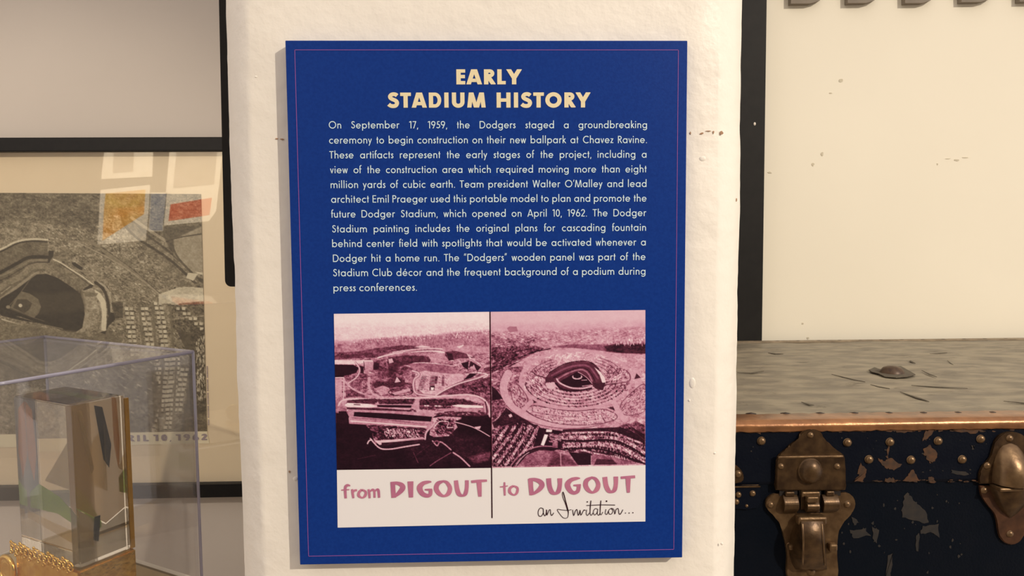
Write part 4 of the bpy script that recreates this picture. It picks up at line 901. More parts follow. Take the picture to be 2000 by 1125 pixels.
# ------------------------------------------------------------------ sheets on the wall behind the viewer, seen only as reflections
YR = -2.6; YMIR = YB-0.0125
def RV(u, v):                                # a point of the rear wall that the picture glass shows at photograph pixel (u, v)
    p = PY(u, v, 2*YMIR-(YR+0.004)); return Vector((p.x, YR+0.004, p.z))
m_paper = mat('white_paper', (238, 232, 220), (232, 225, 210), 20, 0.7)
m_yel = mat('yellow_picture', (246, 200, 80), (214, 150, 60), 9, 0.6, detail=3); m_yel2 = mat('yellow_orange_picture', (250, 170, 30), (240, 190, 90), 9, 0.6)
m_red = mat('orange_red_picture', (226, 84, 34), (206, 70, 30), 8, 0.6); m_bluep = mat('grey_blue_picture', (150, 160, 178), (130, 142, 165), 6, 0.6)
m_txt = mat('pale_print', (190, 180, 168), (175, 166, 152), 10, 0.7)
def sheet(label, px, prints, cat='poster'):
    W = [RV(u, v) for u, v in px]
    cx = sum(p.x for p in W)/len(W); zl = min(p.z for p in W)
    e = empty('poster', (cx, YR, zl), label, cat, 'sheets on the rear wall reflected in the picture glass')
    bm = bmesh.new(); bm_extrude(bm, W, Vector((0, -0.004, 0))); bm_obj('sheet', bm, m_paper, e)
    for pp, mm in prints:
        bm = bmesh.new(); bm_extrude(bm, [p+Vector((0, 0.001, 0)) for p in [RV(u, v) for u, v in pp]], Vector((0, -0.001, 0))); bm_obj('printed_area', bm, mm, e)
sheet('white sheet reflected near the top of the picture glass', [(207, 262), (300, 262), (297, 345), (197, 350)], [([(222, 285), (262, 283), (260, 335), (220, 338)], m_txt)])
sheet('white bordered yellow poster reflected in the picture glass', [(196, 371), (293, 361), (289, 425), (284, 470), (190, 478)], [([(206, 378), (284, 370), (282, 402), (203, 408)], m_yel), ([(203, 408), (282, 402), (281, 418), (200, 470)], m_yel2)])
sheet('white bordered red poster reflected at the right of the picture glass', [(334, 258), (440, 255), (422, 412), (408, 432), (318, 441)], [([(333, 399), (414, 386), (409, 420), (329, 432)], m_red), ([(345, 290), (425, 285), (418, 360), (338, 368)], m_txt)])
sheet('grey blue strip reflected between two posters in the picture glass', [(294, 376), (326, 376), (318, 452), (290, 452)], [([(295, 378), (325, 378), (317, 450), (291, 450)], m_bluep)])

# ================================================================== acrylic case with crystal block
a30 = math.radians(30)
E1 = Vector((-0.5, -0.8660254, 0)); E2 = Vector((-0.8660254, 0.5, 0)); UP = Vector((0, 0, 1))
C0 = PY(377, 684, 0.30); ZT = C0.z; ZB = ZT-0.285; CS = 0.30
C0 = Vector((C0.x, C0.y, ZB))
m_pl2 = m_plinth
def obox(name, o, a, b, h, la, lb, m, parent=None, bevel=0.0, b0=0.0):
    """a box from corner o along directions a, b (lengths la, lb) and up h"""
    bm = bmesh.new(); r = bmesh.ops.create_cube(bm, size=1.0)
    for v in r['verts']:
        s, t, q = v.co.x+0.5, v.co.y+0.5, v.co.z+0.5
        v.co = o+a*(s*la)+b*(t*lb)+UP*(q*h)
    if bevel: bmesh.ops.bevel(bm, geom=list(bm.edges), offset=bevel, segments=2, affect='EDGES')
    return bm_obj(name, bm, m, parent)
ctr = C0+E1*CS/2+E2*CS/2
o = C0-E1*0.012-E2*0.012
pe = obox('plinth', Vector((o.x, o.y, 0)), E1, E2, ZB-0.0028, CS+0.024, CS+0.024, m_pl2, None, 0.002)
tag(pe, 'white square plinth carrying the acrylic display case, left of the pillar', 'plinth')
m_acr = clear_mat('acrylic_sheet', (0.97, 0.967, 0.97), 0.1, (0.62, 0.60, 0.6), 0.04, ior=1.38)
m_edge = clear_mat('acrylic_edge', (0.70, 0.70, 0.80), 0.15, (0.52, 0.50, 0.62), 0.38)
CA = empty('display_case', (ctr.x, ctr.y, ZB-0.002), 'clear acrylic display case over the crystal block at lower left', 'display case')
T = 0.004
obox('base_board', Vector((C0.x, C0.y, ZB-0.002)), E1, E2, 0.004, CS, CS, mat('case_base_grey', (158, 138, 102), (172, 152, 116), 20, 0.6), CA)
zw = ZB+0.002; hw = ZT-T-zw
q0 = Vector((C0.x, C0.y, zw))
obox('side_panel', q0, E1, E2, hw, CS, T, m_acr, CA); obox('side_panel', q0+E2*(CS-T), E1, E2, hw, CS, T, m_acr, CA)
obox('side_panel', q0+E2*T, E1, E2, hw, T, CS-2*T, m_acr, CA); obox('side_panel', q0+E2*T+E1*(CS-T), E1, E2, hw, T, CS-2*T, m_acr, CA)
obox('top_panel', Vector((C0.x, C0.y, ZT-T)), E1, E2, T, CS, CS, m_acr, CA)
g = 0.0018
def erod(a, b):
    d = (b-a); l = d.length; d = d/l; bm = bmesh.new()
    r = bmesh.ops.create_cone(bm, segments=8, radius1=g, radius2=g, depth=l, cap_ends=True)
    M = Matrix.Translation((a+b)/2) @ d.to_track_quat('Z', 'Y').to_matrix().to_4x4()
    bmesh.ops.transform(bm, matrix=M, verts=bm.verts); bm_obj('polished_edge', bm, m_edge, CA, True)
tp = [Vector((C0.x, C0.y, ZT-g))-0*E1, Vector((C0.x, C0.y, ZT-g))+E1*CS, Vector((C0.x, C0.y, ZT-g))+E1*CS+E2*CS, Vector((C0.x, C0.y, ZT-g))+E2*CS]
for k in range(4): erod(tp[k], tp[(k+1) % 4]); erod(Vector((tp[k].x, tp[k].y, zw)), tp[k])

# crystal block on a gold base
F0 = PY(140, 793, 0.222); ZK = F0.z; ZKB = PY(147, 1112, 0.222).z
m_cry = bpy.data.materials.new('crystal'); m_cry.use_nodes = True; bq = m_cry.node_tree.nodes['Principled BSDF']
bq.inputs['Transmission Weight'].default_value = 1.0; bq.inputs['IOR'].default_value = 1.46; bq.inputs['Roughness'].default_value = 0.0; bq.inputs['Base Color'].default_value = (0.82, 0.72, 0.54, 1)
m_gold = mat('gold_filigree', (235, 196, 110), (214, 165, 78), 120, 0.22, metal=1.0, bump=0.35, bscale=200, bdist=0.002)
m_amber = mat('amber_refraction', (170, 125, 40), (190, 145, 60), 40, 0.3)
bx, by = 0.112, 0.060
fo = Vector((F0.x, F0.y, ZKB)); BK = -E1
zc0 = ZB+0.002
KE = empty('crystal_trophy', (fo.x, fo.y, zc0), 'clear crystal block on a gold filigree base inside the acrylic case', 'trophy')
obox('crystal_block', fo, BK, E2, ZK-ZKB, by, bx, m_cry, KE, 0.0012)
obox('edge_refraction_strip', fo+BK*(by+0.0008)-E2*0.0003, BK, E2, ZK-ZKB-0.004, 0.0045, 0.004, m_amber, KE)  # amber colour stands in for refraction along the block's right edge
# base: a gold plate with a pierced rim of rings and beads
obox('base_plate', Vector((fo.x, fo.y, zc0))+E2*(-0.004)-BK*0.004, BK, E2, ZKB-0.0005-zc0, by+0.008, bx+0.010, m_gold, KE, 0.002)
obox('base_step', Vector((fo.x, fo.y, zc0))-BK*0.0055, BK, E2, ZKB-0.042-zc0, by+0.012, bx+0.040, m_gold, KE, 0.002)
bm = bmesh.new()
def torus(bm, c, d, up, R_, r_, n=14, k=6):
    rows = []
    for i in range(n):
        a = 2*PI*i/n; rad = d*math.cos(a)+up*math.sin(a); row = []
        nn = d.cross(up).normalized()
        for j in range(k):
            b = 2*PI*j/k; row.append(bm.verts.new(c+rad*(R_+r_*math.cos(b))+nn*(r_*math.sin(b))))
        rows.append(row)
    for i in range(n):
        for j in range(k): bm.faces.new((rows[i][j], rows[(i+1) % n][j], rows[(i+1) % n][(j+1) % k], rows[i][(j+1) % k]))
for i in range(13):
    cc = fo+E2*(0.006+i*0.0092)-BK*0.0065; cc.z = ZKB+0.004+0.002*math.sin(i*2.1)
    torus(bm, cc, E2, UP, 0.0050, 0.0011); torus(bm, cc+Vector((0, 0, 0.001))-BK*0.0015, E2, UP, 0.0022, 0.0009, 10, 5)
    torus(bm, cc+E2*0.0046+Vector((0, 0, 0.005)), E2, UP, 0.0017, 0.0008, 8, 5); torus(bm, cc+E2*0.0046-Vector((0, 0, 0.006)), E2, UP, 0.0022, 0.0009, 8, 5)
tag(bm_obj('filigree_rim', bm, m_gold, KE, True), kind='stuff')
# tinted slivers inside the block, painting in its refractions and reflections
def sliver(pts, m, name='coloured_refraction'):
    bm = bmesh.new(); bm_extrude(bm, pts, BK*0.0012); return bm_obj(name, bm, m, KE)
H_ = ZK-ZKB
def kp(s, b, z): return fo+E2*(bx*s)+BK*(by*b)+UP*(H_*z)
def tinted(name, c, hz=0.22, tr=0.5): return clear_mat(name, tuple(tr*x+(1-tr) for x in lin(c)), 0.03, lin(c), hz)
m_or, m_gr, m_bl, m_wh, m_br = tinted('orange_refraction', (232, 160, 40)), tinted('green_refraction', (165, 200, 70), 0.35), tinted('blue_refraction', (50, 66, 90), 0.4), tinted('white_refraction', (235, 220, 185), 0.15), tinted('tan_refraction', (150, 118, 84), 0.3)
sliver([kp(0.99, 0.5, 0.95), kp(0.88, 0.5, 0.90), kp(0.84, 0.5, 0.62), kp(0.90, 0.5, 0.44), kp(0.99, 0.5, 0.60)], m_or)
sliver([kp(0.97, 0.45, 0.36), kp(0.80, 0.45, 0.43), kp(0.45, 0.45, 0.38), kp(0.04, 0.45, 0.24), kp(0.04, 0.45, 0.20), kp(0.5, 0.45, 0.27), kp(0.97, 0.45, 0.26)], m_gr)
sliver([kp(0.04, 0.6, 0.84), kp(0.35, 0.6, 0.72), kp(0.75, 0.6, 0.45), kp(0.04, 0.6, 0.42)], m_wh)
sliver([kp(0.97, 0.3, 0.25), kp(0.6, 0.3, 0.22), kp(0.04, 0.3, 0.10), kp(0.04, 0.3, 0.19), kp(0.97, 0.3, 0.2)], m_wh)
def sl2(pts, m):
    bm = bmesh.new(); bm_extrude(bm, pts, E2*0.0012); return bm_obj('coloured_refraction', bm, m, KE)
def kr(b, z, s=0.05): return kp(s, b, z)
m_tan = tinted('tan_refraction_wide', (196, 168, 124), 0.42, 0.3)
sl2([kr(0.01, 0.99, 0.10), kr(0.985, 0.99, 0.10), kr(0.985, 0.27, 0.10), kr(0.6, 0.21, 0.10), kr(0.01, 0.38, 0.10)], m_tan); sl2([kr(0.01, 0.37, 0.10), kr(0.6, 0.20, 0.10), kr(0.985, 0.26, 0.10), kr(0.985, 0.01, 0.10), kr(0.01, 0.01, 0.10)], tinted('grey_refraction_wide', (172, 158, 130), 0.42, 0.3))
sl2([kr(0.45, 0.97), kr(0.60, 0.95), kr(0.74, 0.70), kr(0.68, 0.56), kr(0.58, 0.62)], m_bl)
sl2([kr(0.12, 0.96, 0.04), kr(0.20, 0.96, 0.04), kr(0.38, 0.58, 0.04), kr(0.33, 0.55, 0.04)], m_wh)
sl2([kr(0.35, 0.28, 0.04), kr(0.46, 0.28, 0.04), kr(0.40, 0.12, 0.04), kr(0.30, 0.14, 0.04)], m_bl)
# round medallion on the front of the base
sx = bx+0.022
mc = fo+E2*sx-BK*0.006; mc.z = ZKB-0.026
bm = bmesh.new(); torus(bm, mc, E2, UP, 0.0150, 0.0026, 28, 8); torus(bm, mc, E2, UP, 0.0085, 0.0012, 20, 6)
for k in range(5):
    a = 2*PI*k/5; torus(bm, mc+E2*0.0045*math.cos(a)+UP*0.0045*math.sin(a), E2, UP, 0.0020, 0.0008, 8, 5)
tag(bm_obj('medallion', bm, m_gold, KE, True), 'round gold medallion on the base front')
bm = bmesh.new(); r = bmesh.ops.create_cone(bm, segments=28, radius1=0.0145, radius2=0.0145, depth=0.004, cap_ends=True)
bmesh.ops.transform(bm, matrix=Matrix.Translation(mc+BK*0.001) @ BK.to_track_quat('Z', 'Y').to_matrix().to_4x4(), verts=bm.verts); bm_obj('medallion_disc', bm, m_gold, KE)

# ================================================================== blue steamer trunk on its plinth, right niche
e_r = [PY(u, 827-(u-1437)*0.010, YT) for u in (1437, 1700, 2000)]
ZTT = sum(PZ(u, v, 1.0).z*0+PY(u, v, YT).z for u, v in ((1437, 826), (1700, 823), (2000, 818)))/3   # top of the lid at its front edge
TX0, TX1 = 0.158, 1.02; TBK = YB-0.022; TH = 0.36
ZLB = PY(1850, 943, YT).z                     # lower edge of the lid
m_navy = mat('navy_vinyl', (6, 11, 24), (10, 15, 26), 60, 0.5, bump=0.5, bscale=420, bdist=0.0006, spec=0.10)
m_navy2 = mat('navy_vinyl_body', (4, 11, 22), (7, 13, 23), 45, 0.5, bump=0.5, bscale=420, bdist=0.0006, spec=0.10)
m_top = mat('worn_grey_canvas', (112, 104, 90), (142, 132, 112), 22, 0.55, bump=0.25, bscale=60, stretch=(1, 2.2, 1), lo=0.38, hi=0.62)
m_cop = mat('copper_edging', (160, 112, 74), (128, 88, 58), 60, 0.32, metal=0.5, bump=0.3, bscale=160)
m_bronze = mat('aged_brass', (94, 72, 48), (62, 45, 30), 90, 0.35, metal=0.6, bump=0.35, bscale=240, bdist=0.0006)
m_bronze2 = mat('worn_bright_brass', (126, 101, 72), (92, 70, 48), 90, 0.34, metal=0.6, bump=0.3, bscale=240, bdist=0.0006)
m_rb = mat('dark_hole', (24, 16, 12), rough=0.8)
m_rust2 = mat('rust_patch', (82, 50, 22), (52, 34, 20), 140, 0.7)
TR = empty('steamer_trunk', ((TX0+TX1)/2, (YT+TBK)/2, ZTT-TH), 'worn navy blue steamer trunk with grey top, copper edge and brass latches', 'trunk')
yB = YT+0.002                                 # body front, just behind the lid front
box('trunk_body', (TX0+0.002, yB, ZTT-TH), (TX1-0.002, TBK, ZLB+0.004), m_navy2, TR, 0.003)
box('lid', (TX0, YT, ZLB), (TX1, TBK, ZTT-0.0012), m_navy, TR, 0.004)
# grey covering of the lid: slightly uneven sheet
def top_sheet():
    nx, ny = 120, 60; V = []; Fc = []
    ph = [RNG.rand()*6 for _ in range(8)]
    for j in range(ny+1):
        for i in range(nx+1):
            x = TX0+0.004+(TX1-TX0-0.008)*i/nx; y = YT+0.018+(TBK-YT-0.026)*j/ny
            z = ZTT+0.0004*(math.sin(x*31+ph[0])+math.sin(y*47+x*13+ph[1])+0.6*math.sin(x*90+y*60+ph[2]))
            V.append((x, y, z))
    for j in range(ny):
        for i in range(nx):
            a = j*(nx+1)+i; Fc.append((a, a+1, a+nx+2, a+nx+1))
    o = from_py('lid_canvas', V, Fc, m_top, TR, True)
    nt = m_top.node_tree; N = nt.nodes; L = nt.links; b = N['Principled BSDF']
    rmp = [q for q in N if q.type == 'VALTORGB'][0]; tc = [q for q in N if q.type == 'TEX_COORD'][0]
    mp = N.new('ShaderNodeMapping'); mp.inputs['Scale'].default_value = (14, 34, 1); L.new(tc.outputs['Object'], mp.inputs[0])
    n = N.new('ShaderNodeTexNoise'); n.inputs['Scale'].default_value = 1.6; n.inputs['Detail'].default_value = 8; n.inputs['Roughness'].default_value = 0.7; n.inputs['Distortion'].default_value = 1.2; L.new(mp.outputs[0], n.inputs['Vector'])
    r = N.new('ShaderNodeValToRGB'); r.color_ramp.elements[0].position = 0.33; r.color_ramp.elements[1].position = 0.43; r.color_ramp.elements[0].color = (0.35, 0.32, 0.27, 1); r.color_ramp.elements[1].color = (1, 1, 1, 1)
    L.new(n.outputs['Fac'], r.inputs[0]); mx = N.new('ShaderNodeMix'); mx.data_type = 'RGBA'; mx.blend_type = 'MULTIPLY'; mx.inputs[0].default_value = 0.75
    L.new(rmp.outputs[0], mx.inputs[6]); L.new(r.outputs[0], mx.inputs[7]); L.new(mx.outputs[2], b.inputs['Base Color'])
top_sheet()
# dark cracks in the covering
bm = bmesh.new()
m_crack = mat('canvas_crack', (76, 68, 56), (92, 84, 70), 200, 0.8)
for P in [[(1624, 730), (1650, 736), (1690, 745), (1670, 744)], [(1700, 750), (1738, 758), (1716, 757)], [(1758, 765), (1800, 776), (1815, 784), (1790, 779)], [(1780, 752), (1840, 755), (1890, 758), (1830, 757)], [(1440, 726), (1466, 728), (1492, 723), (1470, 731)], [(1850, 703), (1862, 712), (1856, 710)], [(1778, 702), (1788, 708), (1776, 708)], [(1960, 782), (2010, 786), (2010, 790)], [(1565, 784), (1590, 790), (1580, 792)], [(1800, 722), (1830, 735), (1815, 733)], [(1500, 688), (1530, 690), (1515, 693)], [(1816, 690), (1850, 688), (1830, 692)]]:
    mv = sum(q[1] for q in P)/len(P); mu = sum(q[0] for q in P)/len(P)
    sl = (P[len(P)//2][1]-P[0][1])/(P[len(P)//2][0]-P[0][0]+1e-6)
    Q = [(u, (mv+sl*(u-mu))+(v-mv-sl*(u-mu))*0.45) for u, v in P]
    bm_extrude(bm, [PZ(u, v, ZTT+0.0012) for u, v in Q], Vector((0, 0, -0.0006)))
tag(bm_obj('canvas_cracks', bm, m_crack, TR), kind='stuff')
# thin pale strip with tacks along the back edge
box('back_binding', (TX0+0.002, TBK-0.012, ZTT-0.001), (TX1-0.002, TBK+0.001, ZTT+0.0022), mat('pale_binding', (140, 124, 100), (112, 98, 78), 60, 0.6), TR, 0.001)
m_tack = mat('dark_tack', (58, 42, 32), (40, 30, 24), 200, 0.6)
def oval(c, rx, ry, h, m, name='tack'):
    V = [(c[0], c[1], c[2]+h)]; n = 12; Fc = []
    for k in range(n): a = 2*PI*k/n; V.append((c[0]+rx*math.cos(a), c[1]+ry*math.sin(a), c[2]))
    for k in range(n): Fc.append((0, 1+k, 1+(k+1) % n))
    Fc.append(tuple(range(n, 0, -1))); return from_py(name, V, Fc, m, TR, True)
for k in range(13):
    u = 1518+k*40.3; p = PZ(u, 666-(u-1500)*0.012, ZTT+0.0022)
    if TX0 < p.x < TX1: oval((p.x, TBK-0.006, ZTT+0.0020), 0.006, 0.0028, 0.0006, m_tack)
for k in range(9):
    u = 1467+k*67.4; p = PZ(u, 808-(u-1437)*0.004, ZTT+0.001); oval(p, 0.0055, 0.0045, 0.0014, m_tack)
# copper edging: a rolled strip along the front edge of the lid
def edging():
    prof = [(YT+0.030, ZTT+0.0005), (YT+0.029, ZTT+0.0014), (YT+0.012, ZTT+0.0018)]
    for k in range(9):
        a = PI/2*k/8; prof.append((YT+0.0055-0.0075*math.sin(a), ZTT+0.0018-0.0065+0.0065*math.cos(a)))
    prof += [(YT-0.0018, ZTT-0.0085), (YT-0.0006, ZTT-0.0095), (YT+0.002, ZTT-0.0095)]
    n = 160; V = []; Fc = []; m = len(prof)
    for i in range(n+1):
        x = TX0-0.001+(TX1-TX0+0.002)*i/n
        for k, (y, z) in enumerate(prof):
            jy = (RNG.rand()-0.5)*0.004 if k in (0, 1) else (RNG.rand()-0.5)*0.0002; jz = (RNG.rand()-0.5)*(0.0016 if k >= m-3 else 0.0002)
            V.append((x, y+jy, z+jz))
    for i in range(n):
        for k in range(m-1): Fc.append((i*m+k, i*m+k+1, (i+1)*m+k+1, (i+1)*m+k))
    from_py('copper_edging', V, Fc, m_cop, TR, True)
edging()
# torn spot with a domed nail on the lid
p = PZ(1742, 729, ZTT+0.001)
V = [(p.x, p.y, ZTT+0.011)]; Fc = []; n = 20
for r_, z_ in ((0.35, 0.0105), (0.7, 0.0085), (0.95, 0.004), (1.0, 0.0012)):
    for k in range(n): a = 2*PI*k/n; V.append((p.x+0.0155*r_*math.cos(a), p.y+0.0145*r_*math.sin(a), ZTT+z_))
for k in range(n): Fc.append((0, 1+k, 1+(k+1) % n))
for q in range(3):
    for k in range(n): Fc.append((1+q*n+k, 1+(q+1)*n+k, 1+(q+1)*n+(k+1) % n, 1+q*n+(k+1) % n))
from_py('domed_nail', V, Fc, mat('rusty_nail', (88, 68, 50), (66, 48, 36), 200, 0.45, metal=0.3), TR, True)
bm = bmesh.new(); bm_extrude(bm, [PZ(u, v, ZTT+0.0022) for u, v in [(1697, 722), (1708, 717), (1722, 722), (1730, 716), (1760, 715), (1776, 724), (1788, 731), (1772, 735), (1750, 737), (1728, 735), (1716, 729), (1703, 726)]], Vector((0, 0, -0.001)))
bm_obj('torn_spot', bm, m_crack, TR)

# worn and rusty patches
def jag(pts, k=4, a=2.0):
    out = []
    for i in range(len(pts)):
        (x0, y0), (x1, y1) = pts[i], pts[(i+1) % len(pts)]
        for j in range(k): t = j/k; out.append((x0+(x1-x0)*t+random.uniform(-a, a), y0+(y1-y0)*t+random.uniform(-a, a)))
    return out
m_scr = mat('scraped_vinyl', (24, 22, 23), (40, 33, 27), 150, 0.7)
def patches(name, L_, m, y):
    bm = bmesh.new()
    for P in L_: bm_extrude(bm, [PY(u, v, y) for u, v in jag(P)], Vector((0, -0.0004, 0)))
    tag(bm_obj(name, bm, m, TR), kind='stuff')
patches('rust_patches', [[(1715, 896), (1728, 900), (1738, 893), (1760, 908), (1744, 918), (1731, 914), (1722, 908)], [(1733, 872), (1737, 870), (1735, 895), (1731, 893)], [(1804, 874), (1818, 870), (1832, 888), (1824, 900), (1818, 906), (1808, 892), (1804, 888)],
    [(1775, 926), (1782, 918), (1794, 938), (1764, 940)], [(1808, 842), (1824, 838), (1812, 858), (1802, 860)], [(1730, 935), (1745, 932), (1748, 941), (1728, 941)], [(1740, 838), (1790, 838), (1780, 844), (1750, 845)], [(1850, 838), (1920, 838), (1905, 846), (1870, 844)], [(1815, 930), (1822, 932), (1826, 940), (1812, 940)],
    [(1470, 838), (1492, 838), (1484, 848)], [(1680, 905), (1694, 918), (1690, 930), (1683, 940), (1666, 941), (1676, 930), (1676, 918)]], m_rust2, YT)
patches('worn_patches', [[(1858, 918), (1885, 920), (1896, 926), (1880, 928), (1858, 924)], [(1896, 870), (1900, 868), (1903, 876), (1898, 878)], [(1640, 836), (1650, 837), (1645, 842)]], m_scr, YT)
patches('scraped_patches', [[(1765, 970), (1772, 962), (1780, 972), (1796, 988), (1812, 1004), (1812, 1022), (1790, 1018), (1760, 1010), (1762, 990)], [(1800, 1028), (1832, 1024), (1836, 1050), (1818, 1040), (1798, 1044)], [(1735, 1085), (1744, 1080), (1742, 1110), (1738, 1128), (1728, 1128)], [(1664, 1010), (1680, 1020), (1668, 1026)], [(1704, 1030), (1718, 1036), (1712, 1060), (1706, 1056)],
    [(1658, 1036), (1690, 1032), (1700, 1046), (1668, 1050)], [(1788, 1050), (1796, 1040), (1794, 1078), (1788, 1076)]], m_scr, yB)

def specks(name, n, u0, u1, v0, v1, m, y, s0, s1, flat=0.5):
    bm = bmesh.new()
    for _ in range(n):
        u, v, s = random.uniform(u0, u1), random.uniform(v0, v1), random.uniform(s0, s1)
        bm_extrude(bm, blob_pts(u, v, s, s*random.uniform(flat*0.6, flat*1.4), 6, 0.45, y), Vector((0, -0.0003, 0)))
    tag(bm_obj(name, bm, m, TR), kind='stuff')
specks('seam_wear', 46, 1650, 2020, 937, 941, m_rust2, YT, 1.5, 6, 0.3)
specks('edge_wear', 40, 1440, 2020, 839, 843, m_rust2, YT, 2, 7, 0.4)
specks('lid_specks', 30, 1440, 2020, 846, 936, m_scr, YT, 0.6, 2.2, 0.7)
specks('body_specks', 34, 1630, 1900, 960, 1130, m_scr, yB, 0.8, 2.6, 1.4)

# lid nails
for (u, v) in [(1487, 861), (1655, 864), (1738, 863), (1832, 861), (1915, 857), (1697, 897), (1779, 898), (1879, 897), (1530, 905), (2075, 860), (2030, 895), (2160, 860)]:
    dome('nail', PY(u, v, YT), 0.0042, 0.0036, m_bronze2, TR, 16)

# front latch
def cL(x, y, yy): return PY(1430+x/3.689, 820+y/3.689, yy)
LT = TR
def plate(name, pts, yback, t, m, n=3, bev=0.0009, conv=cL, par=None):
    W = [conv(x, y, yback) for x, y in pts]
    if n > 1: W = smooth_closed(W, n)
    bm = bmesh.new(); bm_extrude(bm, W, Vector((0, -t, 0)), bev); return bm_obj(name, bm, m, par or TR)
def riv(x, y, yy, r, par, m=None, conv=cL):
    dome('rivet', conv(x, y, yy), r, r*0.7, m or m_bronze2, par, 14)
U = plate('latch_upper_plate', [(308, 500), (308, 420), (310, 330), (322, 265), (345, 235), (385, 205), (405, 180), (440, 155), (470, 138), (480, 100), (510, 74), (565, 62), (615, 74), (642, 100), (655, 138), (690, 160), (712, 185), (745, 212), (785, 240), (805, 275), (808, 420), (808, 500), (690, 501), (560, 502), (430, 501)], YT, 0.0028, m_bronze, 2)
LP = YT-0.0028
# the lower half of the plate stands out as a raised band under the crease
bm = bmesh.new(); W = [cL(x, y, LP+0.0002) for x, y in [(325, 262), (785, 262), (806, 290), (808, 500), (310, 500), (312, 290)]]
bm_extrude(bm, W, Vector((0, -0.0028, 0)), 0.0009); bm_obj('raised_band', bm, m_bronze, U)
YB2 = LP-0.0026
a, b = cL(322, 258, LP), cL(790, 266, LP); box('crease_highlight', (a.x, LP-0.0034, b.z), (b.x, LP, a.z), m_bronze2, U, 0.0005)  # thin brighter bar painting in the highlight along the crease
dome('boss', cL(562, 368, YB2), 0.0118, 0.0085, m_bronze, U, 24, 1.08)
for x, y in ((352, 335), (757, 335)): riv(x, y, YB2, 0.0030, U)
riv(565, 110, LP, 0.0030, U)
B_ = plate('latch_lower_plate', [(238, 620), (236, 590), (250, 553), (295, 528), (350, 530), (362, 548), (560, 548), (740, 548), (752, 526), (815, 518), (862, 548), (878, 600), (862, 650), (820, 700), (780, 740), (758, 790), (748, 860), (745, 960), (745, 1180), (560, 1180), (396, 1180), (388, 980), (378, 890), (362, 830), (345, 760), (310, 700), (262, 655)], yB, 0.0034, m_bronze2, 2)
YL = yB-0.0034
for x, y in ((277, 612), (828, 608)): riv(x, y, YL, 0.0034, B_)
def slab(name, x0, y0, x1, y1, yy, t, m, par, bev=0.0012):
    a, b = cL(x0, y0, yy), cL(x1, y1, yy)
    return box(name, (a.x, yy-t, b.z), (b.x, yy+0.0002, a.z), m, par, bev)
slab('hinge_slot', 470, 505, 660, 668, YL, 0.0004, m_rb, B_, 0)
slab('hinge_slot', 340, 506, 480, 545, YL, 0.0004, m_rb, B_, 0); slab('hinge_slot', 640, 506, 780, 545, YL, 0.0004, m_rb, B_, 0)
def knuckle(name, x0, y0, x1, y1, m, par, h=0.0075, y0p=None):
    """a sheet metal tab curling outwards and back"""
    yy = YL if y0p is None else y0p
    a, b = cL(x0, y0, yy), cL(x1, y1, yy); n = 12; V = []; Fc = []
    for k in range(n+1):
        t = k/n; z = a.z+(b.z-a.z)*t; d = h*math.sin(PI*min(1, t*0.92+0.04))**0.75; nar = 0.12*(max(0, t-0.6)/0.4)**2
        V += [(a.x+(b.x-a.x)*nar, yy-d, z), (b.x-(b.x-a.x)*nar, yy-d, z), (b.x-(b.x-a.x)*nar, yy, z), (a.x+(b.x-a.x)*nar, yy, z)]
    for k in range(n):
        i = k*4
        for q in range(4): Fc.append((i+q, i+(q+1) % 4, i+4+(q+1) % 4, i+4+q))
    Fc += [(3, 2, 1, 0), (n*4, n*4+1, n*4+2, n*4+3)]
    o = from_py(name, V, Fc, m, par, False); md = o.modifiers.new('b', 'BEVEL'); md.width = 0.0006; md.segments = 2; md.limit_method = 'ANGLE'; md.angle_limit = 0.8; return o
knuckle('hook_tab', 358, 538, 462, 668, m_bronze, B_); knuckle('hook_tab', 640, 535, 752, 662, m_bronze, B_)
slab('hinge_pin', 375, 510, 440, 545, YL, 0.004, m_bronze, B_); slab('hinge_pin', 668, 505, 726, 542, YL, 0.004, m_bronze, B_)
slab('tongue', 488, 508, 618, 545, YL, 0.005, m_bronze2, B_); slab('tongue_arm', 488, 530, 512, 640, YL, 0.003, m_bronze, B_, 0.0006); slab('tongue_arm', 598, 530, 622, 660, YL, 0.003, m_bronze, B_, 0.0006)
knuckle('loop_catch', 512, 548, 598, 660, m_bronze, B_, 0.011); a = cL(560, 570, YL-0.009); box('catch_nose', (a.x-0.0035, a.y-0.003, a.z-0.003), (a.x+0.0075, a.y+0.003, a.z+0.0028), m_bronze2, B_, 0.001)
dome('key_hole', cL(602, 648, YL-0.0001), 0.0017, 0.0003, m_rb, B_, 10)
# swinging hasp: cap bar and a hollow bulging body
slab('hasp_cap', 450, 676, 655, 736, YL, 0.0095, m_bronze2, B_, 0.0022)
def hasp():
    n = 22; V = []; Fc = []
    for k in range(n+1):
        t = k/n; yv = 732+(1078-732)*t; d = 0.006+0.0135*math.sin(PI*(0.12+0.80*t))**0.9-0.003*t
        xl = 497+8*math.sin(PI*t)-20*max(0, t-0.75); xr = 655+27*t; xo = 470-62*math.sin(PI*min(1, t*0.93))**0.7
        if t > 0.85: xo += (t-0.85)*60
        base = YL
        p0, p1, p2, p3 = cL(xo, yv, base), cL(xl, yv, base-d), cL(xl+26, yv, base-d-0.0016), cL(xr-24, yv, base-d-0.0016)
        p4, p5 = cL(xr, yv, base-d+0.0008), cL(xr+3, yv, base)
        V += [p0, p1, p2, p3, p4, p5]
    for k in range(n):
        for q in range(5): Fc.append((k*6+q, k*6+q+1, k*6+6+q+1, k*6+6+q))
    Fc += [tuple(range(5, -1, -1)), tuple(n*6+q for q in range(6))]
    o = from_py('hasp', V, Fc, m_bronze, B_, True)
    md = o.modifiers.new('e', 'EDGE_SPLIT'); md.split_angle = 0.6
    return o
hasp()
ridge = bmesh.new()
